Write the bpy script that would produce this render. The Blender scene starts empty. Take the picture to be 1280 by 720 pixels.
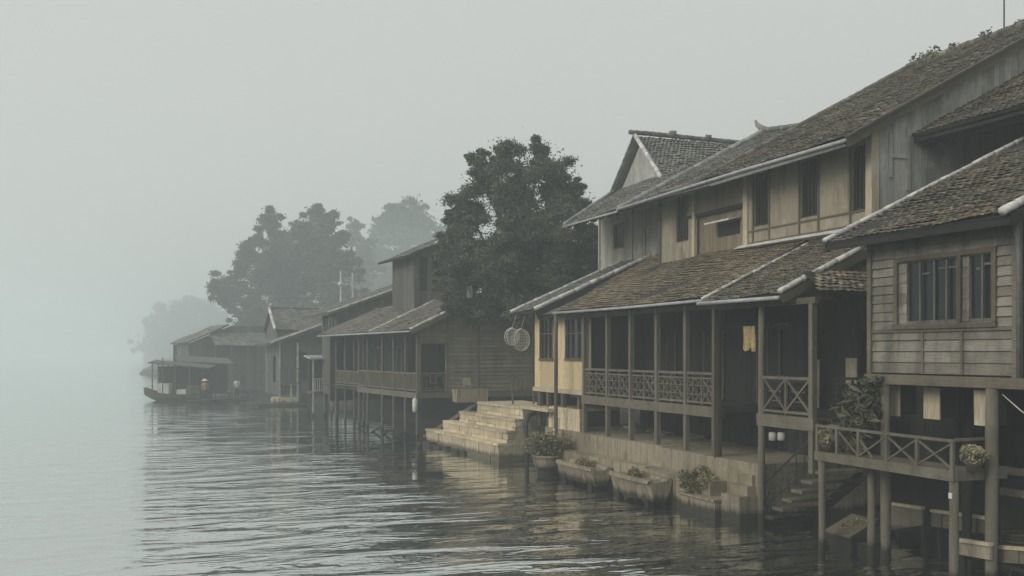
import bpy, math, random
import numpy as np
from mathutils import Vector

# ------------------------------------------------------------------ survey
# The river runs along +Y, inland is +X, z=0 is the water, the camera stands over the water at (0,0,4.2).
R = random.Random(11)
NR = np.random.default_rng(11)
FOC, CX, HZ, EYE = 1244.4, 640.0, 440.0, 4.2
YAW = math.atan(490.0 / FOC)
SA, CA = math.sin(YAW), math.cos(YAW)

def ray(px):
    k = (px - CX) / FOC
    return SA + k * CA, CA - k * SA

def at_x(px, py, X):
    a, b = ray(px); d = X / a
    return X, d * b, EYE + (HZ - py) / FOC * d

def at_y(px, py, Y):
    a, b = ray(px); d = Y / b
    return d * a, Y, EYE + (HZ - py) / FOC * d

def at_d(px, py, d):
    a, b = ray(px)
    return d * a, d * b, EYE + (HZ - py) / FOC * d

S = bpy.context.scene
COL = S.collection

# ------------------------------------------------------------------ materials
def nodes(name):
    m = bpy.data.materials.new(name); m.use_nodes = True
    nt = m.node_tree; nt.nodes.clear()
    out = nt.nodes.new('ShaderNodeOutputMaterial')
    b = nt.nodes.new('ShaderNodeBsdfPrincipled')
    nt.links.new(b.outputs[0], out.inputs[0])
    return m, nt, b

def nd(nt, t, **kw):
    n = nt.nodes.new(t)
    for k, v in kw.items():
        if k.startswith('i_'):
            n.inputs[int(k[2:]) if k[2:].isdigit() else k[2:]].default_value = v
        else:
            setattr(n, k, v)
    return n

def noise(nt, vec, scale, detail=4.0, rough=0.6, warp=0.0):
    n = nd(nt, 'ShaderNodeTexNoise')
    n.inputs['Scale'].default_value = scale
    n.inputs['Detail'].default_value = detail
    n.inputs['Roughness'].default_value = rough
    n.inputs['Distortion'].default_value = warp
    nt.links.new(vec, n.inputs['Vector'])
    return n.outputs['Fac']

def mapping(nt, scale, rot=(0, 0, 0)):
    tc = nd(nt, 'ShaderNodeNewGeometry')
    mp = nd(nt, 'ShaderNodeMapping')
    mp.inputs['Scale'].default_value = scale
    mp.inputs['Rotation'].default_value = rot
    nt.links.new(tc.outputs['Position'], mp.inputs['Vector'])
    return mp.outputs['Vector']

def ramp(nt, fac, stops):
    r = nd(nt, 'ShaderNodeValToRGB')
    el = r.color_ramp.elements
    while len(el) < len(stops): el.new(0.5)
    for e, (p, c) in zip(el, stops):
        e.position = p
        e.color = (c[0], c[1], c[2], 1) if not isinstance(c, (int, float)) else (c, c, c, 1)
    nt.links.new(fac, r.inputs[0])
    return r.outputs[0]

def mix(nt, fac, a, b, mode='MIX'):
    n = nd(nt, 'ShaderNodeMix', data_type='RGBA', blend_type=mode)
    for sock, v in ((n.inputs[0], fac), (n.inputs[6], a), (n.inputs[7], b)):
        if hasattr(v, 'links'): nt.links.new(v, sock)
        elif isinstance(v, (int, float)): sock.default_value = v
        else: sock.default_value = (*v, 1)
    return n.outputs[2]

def bump(nt, b, h, strength=0.5, dist=0.02):
    n = nd(nt, 'ShaderNodeBump')
    n.inputs['Strength'].default_value = strength
    n.inputs['Distance'].default_value = dist
    nt.links.new(h, n.inputs['Height'])
    nt.links.new(n.outputs[0], b.inputs['Normal'])

def sc(c, k): return tuple(x * k for x in c)

def weathered(name, base, grain='z', stain=None, var=0.35, rough=0.85, stain_amt=0.5, grain_s=1.0):
    """old timber: every board its own tone, fine grain, runs of damp along the grain and pale patches"""
    m, nt, b = nodes(name)
    s = {'z': (9, 9, 0.7), 'y': (9, 0.7, 9), 'x': (0.7, 9, 9)}[grain]
    g = noise(nt, mapping(nt, sc(s, 2.2 * grain_s)), 1.6, 5, 0.7)
    st = noise(nt, mapping(nt, (2.6, 2.6, 0.5)), 1.0, 4, 0.65)
    blot = noise(nt, mapping(nt, (1, 1, 1)), 1.3, 5, 0.65)
    isl = nd(nt, 'ShaderNodeNewGeometry').outputs['Random Per Island']
    c1 = ramp(nt, isl, [(0, sc(base, 1 - var)), (0.5, base), (1, sc(base, 1 + var))])
    c2 = mix(nt, ramp(nt, g, [(0.3, 0.62), (0.62, 0.0)]), c1, sc(base, 0.42))
    stain = stain or sc(base, 0.35)
    c3 = mix(nt, ramp(nt, st, [(0.48, 0.0), (0.68, stain_amt)]), c2, stain)
    grey = tuple(0.5 * x + 0.5 * sum(base) / 3 for x in base)
    c4 = mix(nt, ramp(nt, blot, [(0.52, 0.0), (0.75, 0.55)]), c3, sc(grey, 1.5))
    c4 = tide(nt, c4, st, (0.035, 0.033, 0.026))
    nt.links.new(c4, b.inputs['Base Color'])
    b.inputs['Roughness'].default_value = rough
    b.inputs['Specular IOR Level'].default_value = 0.25
    bump(nt, b, g, 0.5, 0.012)
    return m

def tiles(name, base, warm, pale, warm_amt=0.16):
    m, nt, b = nodes(name)
    isl = nd(nt, 'ShaderNodeNewGeometry').outputs['Random Per Island']
    c1 = ramp(nt, isl, [(0, sc(base, 0.62)), (0.35, sc(base, 0.9)), (0.62, sc(base, 1.1)), (0.90, sc(base, 1.35)),
                        (0.955, sc(pale, 0.8)), (0.985, warm), (1.0, sc(warm, 1.2))])
    big = noise(nt, mapping(nt, (1, 1, 1)), 0.55, 4, 0.6)
    sp = noise(nt, mapping(nt, (1, 1, 1)), 7.0, 4, 0.7)
    c2 = mix(nt, ramp(nt, big, [(0.46, 0.0), (0.66, warm_amt * 2.2)]), c1, warm)
    c3 = mix(nt, ramp(nt, sp, [(0.55, 0.0), (0.72, 0.7)]), c2, pale)
    c4 = mix(nt, ramp(nt, noise(nt, mapping(nt, (1, 1, 1)), 1.7, 5, 0.7), [(0.48, 0.0), (0.68, 0.75)]), c3, (base[0] * .40, base[1] * .44, base[2] * .40))
    nt.links.new(c4, b.inputs['Base Color'])
    b.inputs['Roughness'].default_value = 0.8
    b.inputs['Specular IOR Level'].default_value = 0.3
    bump(nt, b, sp, 0.4, 0.02)
    return m

def tide(nt, col, nz, dark):
    """the band of algae and river mud left by the water on whatever stands in it"""
    sx = nd(nt, 'ShaderNodeSeparateXYZ'); nt.links.new(nd(nt, 'ShaderNodeNewGeometry').outputs['Position'], sx.inputs[0])
    a = nd(nt, 'ShaderNodeMath', operation='MULTIPLY_ADD'); nt.links.new(nz, a.inputs[0]); a.inputs[1].default_value = -0.42; nt.links.new(sx.outputs[2], a.inputs[2])
    return mix(nt, ramp(nt, a.outputs[0], [(0.0, 0.9), (0.14, 0.0)]), col, sc(dark, 0.6))

def masonry(name, base, dark, moss=None, rough=0.9, streak=(3.2, 3.2, 0.8)):
    """concrete and stone with runs of black algae down the face"""
    m, nt, b = nodes(name)
    isl = nd(nt, 'ShaderNodeNewGeometry').outputs['Random Per Island']
    c1 = ramp(nt, isl, [(0, sc(base, 0.75)), (1, sc(base, 1.2))])
    run = noise(nt, mapping(nt, streak), 1.3, 6, 0.72)
    c2 = mix(nt, ramp(nt, run, [(0.47, 0.0), (0.72, 0.8)]), c1, dark)
    sp = noise(nt, mapping(nt, (1, 1, 1)), 6, 5, 0.7)
    c3 = mix(nt, ramp(nt, sp, [(0.5, 0.0), (0.75, 0.6)]), c2, sc(base, 1.35))
    bl = noise(nt, mapping(nt, (1, 1, 1)), 1.1, 4, 0.6)
    c4 = mix(nt, ramp(nt, bl, [(0.5, 0.0), (0.7, 0.6)]), c3, moss or sc(dark, 1.4))
    c4 = tide(nt, c4, run, dark)
    nt.links.new(c4, b.inputs['Base Color'])
    b.inputs['Roughness'].default_value = rough
    b.inputs['Specular IOR Level'].default_value = 0.25
    bump(nt, b, sp, 0.6, 0.03)
    return m

def plain(name, base, rough=0.7, var=0.25, scale=5.0, spec=0.3, metal=0.0):
    m, nt, b = nodes(name)
    n = noise(nt, mapping(nt, (1, 1, 1)), scale, 5, 0.65)
    c = ramp(nt, n, [(0.3, sc(base, 1 - var)), (0.7, sc(base, 1 + var))])
    nt.links.new(c, b.inputs['Base Color'])
    b.inputs['Roughness'].default_value = rough
    b.inputs['Metallic'].default_value = metal
    b.inputs['Specular IOR Level'].default_value = spec
    return m

def foliage(name, base, var=0.5, tip=None):
    m, nt, b = nodes(name)
    isl = nd(nt, 'ShaderNodeNewGeometry').outputs['Random Per Island']
    c1 = ramp(nt, isl, [(0, sc(base, 1 - var)), (0.6, base), (1, tip or sc(base, 1 + var))])
    c1 = mix(nt, ramp(nt, noise(nt, mapping(nt, (1, 1, 1)), 0.7, 3, 0.6), [(0.42, 0.0), (0.62, 0.75)]), c1, (base[0] * 1.75, base[1] * 1.6, base[2] * 1.3))
    nt.links.new(c1, b.inputs['Base Color'])
    b.inputs['Roughness'].default_value = 0.6
    b.inputs['Specular IOR Level'].default_value = 0.25
    return m

M = {}
M['wood_grey'] = weathered('weathered grey planks', (0.235, 0.215, 0.178), 'y', var=0.28, stain_amt=.8)
M['wood_grey_v'] = weathered('weathered grey upright planks', (0.43, 0.42, 0.39), 'z', var=0.3)
M['wood_tan'] = weathered('tan wall panels', (0.355, 0.305, 0.225), 'z', stain=(0.13, 0.105, 0.075), var=0.16, stain_amt=0.75)
M['wood_pale'] = weathered('pale trim timber', (0.50, 0.42, 0.30), 'z', var=0.12, stain_amt=0.3)
M['wood_mid'] = weathered('sun browned planks', (0.235, 0.19, 0.13), 'z', var=0.16)
M['wood_brown'] = weathered('brown timber', (0.120, 0.100, 0.072), 'z', var=0.3)
M['wood_beam'] = weathered('timber beams', (0.165, 0.143, 0.105), 'y', var=0.2)
M['wood_post'] = weathered('timber posts', (0.165, 0.145, 0.110), 'z', var=0.2)
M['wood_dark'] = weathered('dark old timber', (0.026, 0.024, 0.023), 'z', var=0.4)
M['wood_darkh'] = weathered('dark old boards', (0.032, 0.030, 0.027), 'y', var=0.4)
M['wood_siding'] = weathered('brown clapboards', (0.27, 0.235, 0.175), 'x', var=0.15)
M['wood_greybrown'] = weathered('grey brown planks', (0.40, 0.375, 0.325), 'z', var=0.16)
M['wood_far'] = weathered('far timber', (0.115, 0.108, 0.098), 'z', var=0.3)
M['tile'] = tiles('old clay tiles', (0.135, 0.120, 0.096), (0.26, 0.18, 0.09), (0.34, 0.32, 0.27), 0.09)
M['tile_brown'] = tiles('brown clay tiles', (0.165, 0.140, 0.098), (0.31, 0.22, 0.11), (0.36, 0.33, 0.26), 0.17)
M['tile_rose'] = tiles('dusty clay tiles', (0.165, 0.142, 0.122), (0.22, 0.165, 0.115), (0.30, 0.285, 0.26), 0.05)
M['tile_grey'] = tiles('grey clay tiles', (0.165, 0.160, 0.148), (0.21, 0.18, 0.14), (0.26, 0.255, 0.24), 0.08)
M['cap'] = masonry('lime ridge capping', (0.62, 0.61, 0.575), (0.20, 0.195, 0.18), streak=(2.5, 2.5, 2.5))
M['gutter'] = plain('zinc gutter', (0.36, 0.36, 0.36), 0.5, 0.3, 3.0)
M['yellow'] = masonry('yellow limewash', (0.56, 0.44, 0.265), (0.34, 0.27, 0.17), (0.49, 0.39, 0.24))
M['stone'] = masonry('river steps stone', (0.54, 0.45, 0.31), (0.17, 0.14, 0.10), (0.33, 0.28, 0.20), streak=(4.5, 4.5, 0.7))
M['quay'] = masonry('quay concrete', (0.27, 0.228, 0.162), (0.045, 0.040, 0.032), (0.10, 0.09, 0.066), streak=(5.5, 5.5, 0.5))
M['quay_wet'] = masonry('damp concrete', (0.155, 0.135, 0.10), (0.03, 0.028, 0.024), (0.055, 0.052, 0.040))
M['earth'] = masonry('bank earth', (0.036, 0.032, 0.027), (0.018, 0.017, 0.015))
M['iron'] = plain('black iron', (0.022, 0.022, 0.024), 0.55, 0.4)
M['pipe'] = plain('grey pipe', (0.15, 0.15, 0.145), 0.5, 0.3)
M['lantern'] = plain('dusty white paper', (0.40, 0.39, 0.36), 0.8, 0.15)
M['white'] = plain('white enamel', (0.60, 0.59, 0.56), 0.5, 0.1)
M['cloth_y'] = plain('yellow striped cloth', (0.40, 0.31, 0.16), 0.9, 0.35, 14)
M['cloth_w'] = plain('pale cloth', (0.62, 0.60, 0.56), 0.9, 0.1)
M['cloth_o'] = plain('orange cloth', (0.36, 0.19, 0.12), 0.9, 0.15)
M['skin'] = plain('skin', (0.28, 0.165, 0.105), 0.6, 0.08)
M['hair'] = plain('hair', (0.015, 0.013, 0.012), 0.6, 0.2)
M['straw'] = plain('pale straw', (0.66, 0.62, 0.52), 0.85, 0.1)
M['cap_grey'] = masonry('grey capping', (0.30, 0.30, 0.29), (0.13, 0.13, 0.12))
M['net'] = plain('net cord', (0.50, 0.48, 0.43), 0.9, 0.3)
M['bark'] = weathered('bark', (0.060, 0.050, 0.040), 'z', var=0.3)
M['leaf'] = foliage('dark leaves', (0.084, 0.096, 0.078), 0.25)
M['leaf_b'] = foliage('leaves', (0.055, 0.064, 0.048), 0.25)
M['leaf_c'] = foliage('pale leaves', (0.045, 0.060, 0.040), 0.4)
M['leaf_pot'] = foliage('pot plant leaves', (0.060, 0.070, 0.036), 0.6, (0.18, 0.165, 0.09))
M['leaf_dry'] = foliage('dry shrub leaves', (0.165, 0.150, 0.085), 0.5, (0.30, 0.27, 0.16))
M['petal'] = foliage('pale petals', (0.26, 0.24, 0.165), 0.5)
M['strap'] = foliage('strap leaves', (0.085, 0.088, 0.056), 0.5, (0.15, 0.145, 0.09))
M['boat'] = weathered('boat planks', (0.10, 0.08, 0.06), 'y', var=0.2)
M['clay'] = plain('clay pot', (0.085, 0.066, 0.05), 0.8, 0.3)

def glass_mat():
    m, nt, b = nodes('old window glass')
    b.inputs['Base Color'].default_value = (0.012, 0.014, 0.017, 1)
    b.inputs['Roughness'].default_value = 0.22
    b.inputs['Specular IOR Level'].default_value = 0.35
    return m
M['glass'] = glass_mat()

def water_mat():
    m, nt, b = nodes('river water')
    rot = (0, 0, YAW)
    # long ripples lying across the line of sight, three sizes, strengthened in drifting patches
    n1 = ramp(nt, noise(nt, mapping(nt, (0.34, 1.0, 1.0), rot), 0.98, 4, 0.48, 0.5), [(0.44, 0.0), (0.80, 1.0)])
    n2 = noise(nt, mapping(nt, (0.26, 1.0, 1.0), rot), 2.6, 3, 0.5)
    n3 = noise(nt, mapping(nt, (0.8, 1.0, 1.0), rot), 4.0, 3, 0.55)
    pat = noise(nt, mapping(nt, (0.6, 1.0, 1.0), rot), 0.10, 3, 0.6)
    amp = ramp(nt, pat, [(0.40, 0.14), (0.60, 1.0)])
    sx = nd(nt, 'ShaderNodeSeparateXYZ'); nt.links.new(nd(nt, 'ShaderNodeNewGeometry').outputs['Position'], sx.inputs[0])
    mr = nd(nt, 'ShaderNodeMapRange'); nt.links.new(sx.outputs[0], mr.inputs[0])       # a breeze lane in mid river, sheltered water by the bank
    mr.inputs[1].default_value = -20; mr.inputs[2].default_value = 20
    lane = ramp(nt, mr.outputs[0], [(0.10, 0.05), (0.36, 0.16), (0.46, 0.6), (0.55, 1.0), (0.66, 1.0), (0.74, 0.5), (0.82, 0.22)])
    md = nd(nt, 'ShaderNodeMapRange'); nt.links.new(sx.outputs[1], md.inputs[0]); md.inputs[1].default_value = 0; md.inputs[2].default_value = 140
    off = ramp(nt, md.outputs[0], [(0.14, .9), (0.28, 0.45), (0.45, 0.16), (1.0, 0.03)])
    def mul(a, k):
        n = nd(nt, 'ShaderNodeMath', operation='MULTIPLY'); nt.links.new(a, n.inputs[0])
        if hasattr(k, 'links'): nt.links.new(k, n.inputs[1])
        else: n.inputs[1].default_value = k
        return n.outputs[0]
    def add(a, c):
        n = nd(nt, 'ShaderNodeMath', operation='ADD'); nt.links.new(a, n.inputs[0]); nt.links.new(c, n.inputs[1]); return n.outputs[0]
    h = mul(mul(add(add(mul(n1, 1.25), mul(n2, 0.17)), mul(n3, 0.11)), amp), mul(lane, off))
    bump(nt, b, h, 1.0, WATER_BUMP)
    b.inputs['Base Color'].default_value = (0.035, 0.042, 0.036, 1)
    b.inputs['Roughness'].default_value = 0.03
    b.inputs['IOR'].default_value = 1.8
    gl = nd(nt, 'ShaderNodeBsdfGlossy'); gl.inputs['Color'].default_value = (0.93, 0.95, 0.94, 1); gl.inputs['Roughness'].default_value = 0.03
    bn = b.inputs['Normal'].links[0].from_socket; nt.links.new(bn, gl.inputs['Normal'])
    ms = nd(nt, 'ShaderNodeMixShader'); ms.inputs[0].default_value = 0.74      # constant mirror share, stronger than real water, to brighten the reflections
    nt.links.new(b.outputs[0], ms.inputs[1]); nt.links.new(gl.outputs[0], ms.inputs[2])
    nt.links.new(ms.outputs[0], [n for n in nt.nodes if n.type == 'OUTPUT_MATERIAL'][0].inputs[0])
    return m
WATER_BUMP = 0.42
M['water'] = water_mat()

# ------------------------------------------------------------------ mesh builder
WORLD = {}          # world position of each object's origin

class MB:
    def __init__(s, fr=None):
        s.v, s.f, s.m, s.blocks, s.fr = [], [], [], [], fr
    def add(s, vs, fs, m=0):
        n = len(s.v)
        s.v += [tuple(v) for v in vs]
        s.f += [tuple(i + n for i in f) for f in fs]
        s.m += [m] * len(fs)
    def hexa(s, c, m=0):          # eight corners: bottom ring, top ring
        s.add(c, [(3, 2, 1, 0), (4, 5, 6, 7), (0, 1, 5, 4), (1, 2, 6, 5), (2, 3, 7, 6), (3, 0, 4, 7)], m)
    def box(s, x0, x1, y0, y1, z0, z1, m=0, j=0.0):
        c = [(x0, y0, z0), (x1, y0, z0), (x1, y1, z0), (x0, y1, z0), (x0, y0, z1), (x1, y0, z1), (x1, y1, z1), (x0, y1, z1)]
        if j: c = [tuple(q + R.uniform(-j, j) for q in p) for p in c]
        s.hexa(c, m)
    def bar(s, p, q, w, h, m=0, up=(0, 0, 1)):
        p, q = Vector(p), Vector(q); d = (q - p).normalized(); u = Vector(up)
        if abs(d.dot(u)) > 0.98: u = Vector((0, 1, 0))
        a = d.cross(u).normalized(); b = a.cross(d).normalized()
        a *= w / 2; b *= h / 2
        s.hexa([p - a - b, p + a - b, p + a + b, p - a + b, q - a - b, q + a - b, q + a + b, q - a + b], m)
    def tube(s, pts, rads, n=8, m=0):
        pts = [Vector(p) for p in pts]
        if isinstance(rads, (int, float)): rads = [rads] * len(pts)
        vs, fs = [], []
        pa = None
        for i, p in enumerate(pts):
            d = (pts[min(i + 1, len(pts) - 1)] - pts[max(i - 1, 0)]).normalized()
            if pa is None:
                u = Vector((0, 0, 1)) if abs(d.z) < 0.9 else Vector((1, 0, 0))
                a = d.cross(u).normalized()
            else:
                a = (pa - d * pa.dot(d)).normalized()
            pa = a
            b = d.cross(a)
            for k in range(n):
                t = 2 * math.pi * k / n
                vs.append(p + (a * math.cos(t) + b * math.sin(t)) * rads[i])
        for i in range(len(pts) - 1):
            for k in range(n):
                k2 = (k + 1) % n
                fs.append((i * n + k, i * n + k2, (i + 1) * n + k2, (i + 1) * n + k))
        fs.append(tuple(range(n - 1, -1, -1)))
        fs.append(tuple((len(pts) - 1) * n + k for k in range(n)))
        s.add(vs, fs, m)
    def prism(s, poly, ext, m=0):
        n = len(poly); e = Vector(ext)
        vs = [Vector(p) for p in poly] + [Vector(p) + e for p in poly]
        fs = [tuple(range(n - 1, -1, -1)), tuple(range(n, 2 * n))]
        fs += [(i, (i + 1) % n, n + (i + 1) % n, n + i) for i in range(n)]
        s.add(vs, fs, m)
    def lathe(s, c, prof, n=16, m=0, ax=1.0, ay=1.0):
        c = Vector(c); vs, fs = [], []
        for r, z in prof:
            for k in range(n):
                t = 2 * math.pi * k / n
                vs.append((c.x + r * ax * math.cos(t), c.y + r * ay * math.sin(t), c.z + z))
        for i in range(len(prof) - 1):
            for k in range(n):
                k2 = (k + 1) % n
                fs.append((i * n + k, i * n + k2, (i + 1) * n + k2, (i + 1) * n + k))
        fs.append(tuple(range(n - 1, -1, -1)))
        fs.append(tuple((len(prof) - 1) * n + k for k in range(n)))
        s.add(vs, fs, m)
    def block(s, V, faces, m=0):    # V (N,k,3): N copies of one small piece
        s.blocks.append((np.asarray(V, dtype=np.float64), faces, m))
    def build(s, name, mats, parent=None, smooth=False, kind=None):
        if not isinstance(mats, (list, tuple)): mats = [mats]
        V = [np.array(s.v, dtype=np.float64).reshape(-1, 3)]
        loops = [i for f in s.f for i in f]
        L = [np.array(loops, dtype=np.int64)]
        C = [np.array([len(f) for f in s.f], dtype=np.int64)]
        MI = [np.array(s.m, dtype=np.int64)]
        off = len(s.v)
        for B, faces, m in s.blocks:
            N, k, _ = B.shape
            V.append(B.reshape(-1, 3))
            ft = np.array([i for f in faces for i in f]); fc = np.array([len(f) for f in faces])
            L.append((ft[None, :] + (off + np.arange(N) * k)[:, None]).ravel())
            C.append(np.tile(fc, N)); MI.append(np.full(N * len(faces), m))
            off += N * k
        V = np.concatenate(V); L = np.concatenate(L); C = np.concatenate(C); MI = np.concatenate(MI)
        if s.fr is not None: V = s.fr.world(V)
        if len(V) == 0: raise ValueError('nothing in ' + name)
        lo, hi = V.min(0), V.max(0)
        org = np.array([(lo[0] + hi[0]) / 2, (lo[1] + hi[1]) / 2, lo[2]])
        V = V - org
        me = bpy.data.meshes.new(name)
        me.vertices.add(len(V)); me.vertices.foreach_set('co', V.ravel())
        me.loops.add(len(L)); me.loops.foreach_set('vertex_index', L.astype(np.int32))
        me.polygons.add(len(C))
        st = np.concatenate([[0], np.cumsum(C)[:-1]]).astype(np.int32)
        me.polygons.foreach_set('loop_start', st)
        me.polygons.foreach_set('material_index', MI.astype(np.int32))
        for mt in mats: me.materials.append(mt)
        me.update(calc_edges=True); me.validate()
        me.polygons.foreach_set('use_smooth', np.full(len(me.polygons), smooth))
        o = bpy.data.objects.new(name, me); COL.objects.link(o)
        w = Vector(org); o.location = w
        if parent is not None:
            o.parent = parent; o.location = w - WORLD[parent.name]
        WORLD[o.name] = w
        if kind: o['kind'] = kind
        return o

class Frame:                       # a house turned to follow the bank: local x inland, y up the river
    def __init__(s, x, y, deg): s.x, s.y, s.c, s.s = x, y, math.cos(math.radians(deg)), math.sin(math.radians(deg))
    def world(s, V):
        W = V.copy()
        W[:, 0] = s.x + V[:, 0] * s.c - V[:, 1] * s.s
        W[:, 1] = s.y + V[:, 0] * s.s + V[:, 1] * s.c
        return W
    def pt(s, x, y, z=0.0): return (s.x + x * s.c - y * s.s, s.y + x * s.s + y * s.c, z)

def tag(o, label, cat, group=None):
    o['label'] = label; o['category'] = cat
    if group: o['group'] = group
    return o

def thing(name, label, cat, loc, group=None):
    o = bpy.data.objects.new(name, None); COL.objects.link(o)
    o.location = loc; o.empty_display_size = 0.3
    WORLD[o.name] = Vector(loc)
    return tag(o, label, cat, group)

def copy_thing(o, delta, label, group=None):
    """a copy of a thing with copies of its parts and sub-parts"""
    def rec(src, parent):
        c = src.copy(); COL.objects.link(c)
        if parent is not None: c.parent = parent
        for ch in src.children: rec(ch, c)
        return c
    r = rec(o, None); r.location = o.location + Vector(delta); r['label'] = label
    if group: r['group'] = group
    return r

# ------------------------------------------------------------------ building elements
def B(mb, axis, c, a0, a1, z0, z1, n0, n1, m=0, j=0.0):
    """box on a wall plane: along a, up z, from n0 to n1 along the axis measured from c"""
    lo, hi = min(c + n0, c + n1), max(c + n0, c + n1)
    if axis == 'X': mb.box(lo, hi, a0, a1, z0, z1, m, j)
    else: mb.box(a0, a1, lo, hi, z0, z1, m, j)

def spans(z0, z1, cuts):
    out, z = [], z0
    for a, b in sorted(cuts):
        if a > z: out.append((z, min(a, z1)))
        z = max(z, b)
    if z < z1: out.append((z, z1))
    return [(a, b) for a, b in out if b - a > 0.004]

def wall(mb, axis, c, a0, a1, z0, z1, out, ops=(), w=0.2, t=0.025, vert=True, top=None, back=0.06, m=0, mb_back=0, jit=0.35, gap=0.008):
    """boarded wall with real openings: a solid backing and one raised board at a time"""
    ops = [o for o in ops if o[1] > a0 and o[0] < a1]
    tf = top or (lambda a: z1)
    def slab(al, ar, zl, zh, n0, n1, mi, clip):
        if clip and top:
            tl, tr = min(zh, tf(al)), min(zh, tf(ar))
            if max(tl, tr) <= zl + 0.004: return
            tl, tr = max(tl, zl + 0.002), max(tr, zl + 0.002)
        else: tl = tr = zh
        lo, hi = min(c + n0, c + n1), max(c + n0, c + n1)
        if axis == 'X':
            k = [(lo, al, zl), (hi, al, zl), (hi, ar, zl), (lo, ar, zl), (lo, al, tl), (hi, al, tl), (hi, ar, tr), (lo, ar, tr)]
        else:
            k = [(al, lo, zl), (ar, lo, zl), (ar, hi, zl), (al, hi, zl), (al, lo, tl), (ar, lo, tr), (ar, hi, tr), (al, hi, tl)]
        mb.hexa(k, mi)
    # backing
    cuts = sorted({a0, a1} | {x for o in ops for x in o[:2] if a0 < x < a1} | set(np.linspace(a0, a1, max(2, int((a1 - a0) / 0.5) + 1)).tolist() if top else []))
    for al, ar in zip(cuts[:-1], cuts[1:]):
        mid = (al + ar) / 2
        for zl, zh in spans(z0, max(z1, 0 if not top else max(tf(al), tf(ar))), [(o[2], o[3]) for o in ops if o[0] < mid < o[1]]):
            slab(al, ar, zl, zh, -out * back, 0, mb_back, True)
    # boards
    if vert:
        edges = [a0]; prev = a0
        for bk in sorted({a1} | {x for o in ops for x in o[:2] if a0 < x < a1}):
            ws = [R.uniform(0.8, 1.2) for _ in range(max(1, round((bk - prev) / w)))]; tot = sum(ws)
            for q in ws: edges.append(edges[-1] + q / tot * (bk - prev))
            prev = bk
        for al, ar in zip(edges[:-1], edges[1:]):
            mid = (al + ar) / 2
            tt = t * (1 + R.uniform(-jit, jit))
            zt = z1 if not top else max(tf(al), tf(ar))
            for zl, zh in spans(z0, zt, [(o[2], o[3]) for o in ops if o[0] < mid < o[1]]):
                slab(al + gap / 2, ar - gap / 2, zl + R.uniform(0, 0.01), zh, 0, out * tt, m, True)
    else:
        brk = sorted({z1} | {x for o in ops for x in o[2:4] if z0 < x < z1})
        edges = [z0]; prev = z0
        for bk in brk:
            n = max(1, round((bk - prev) / w))
            for i in range(1, n + 1): edges.append(prev + (bk - prev) * i / n)
            prev = bk
        for zl, zh in zip(edges[:-1], edges[1:]):
            mid = (zl + zh) / 2
            L0, L1 = a0, a1
            if top:
                aa = np.linspace(a0, a1, 200); ok = [x for x in aa if tf(x) > zh]
                if not ok: continue
                L0, L1 = ok[0], ok[-1]
            for al, ar in spans(L0, L1, [(o[0], o[1]) for o in ops if o[2] < mid < o[3]]):
                cuts2 = [al]
                while ar - cuts2[-1] > 2.6: cuts2.append(cuts2[-1] + R.uniform(1.4, 2.4))
                cuts2.append(ar)
                for p, q in zip(cuts2[:-1], cuts2[1:]):
                    if q - p < 0.02: continue
                    lo0, hi0 = out * t * (1.5 + R.uniform(-jit, jit)), out * t * 0.5
                    zz0, zz1 = zl + gap / 2 + R.uniform(0, 0.004), zh - gap / 2
                    if axis == 'X':
                        k = [(c, p, zz0), (c + lo0, p, zz0), (c + lo0, q, zz0), (c, q, zz0), (c, p, zz1), (c + hi0, p, zz1), (c + hi0, q, zz1), (c, q, zz1)]
                    else:
                        k = [(p, c, zz0), (q, c, zz0), (q, c + lo0, zz0), (p, c + lo0, zz0), (p, c, zz1), (q, c, zz1), (q, c + hi0, zz1), (p, c + hi0, zz1)]
                    mb.hexa(k, m)

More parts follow.
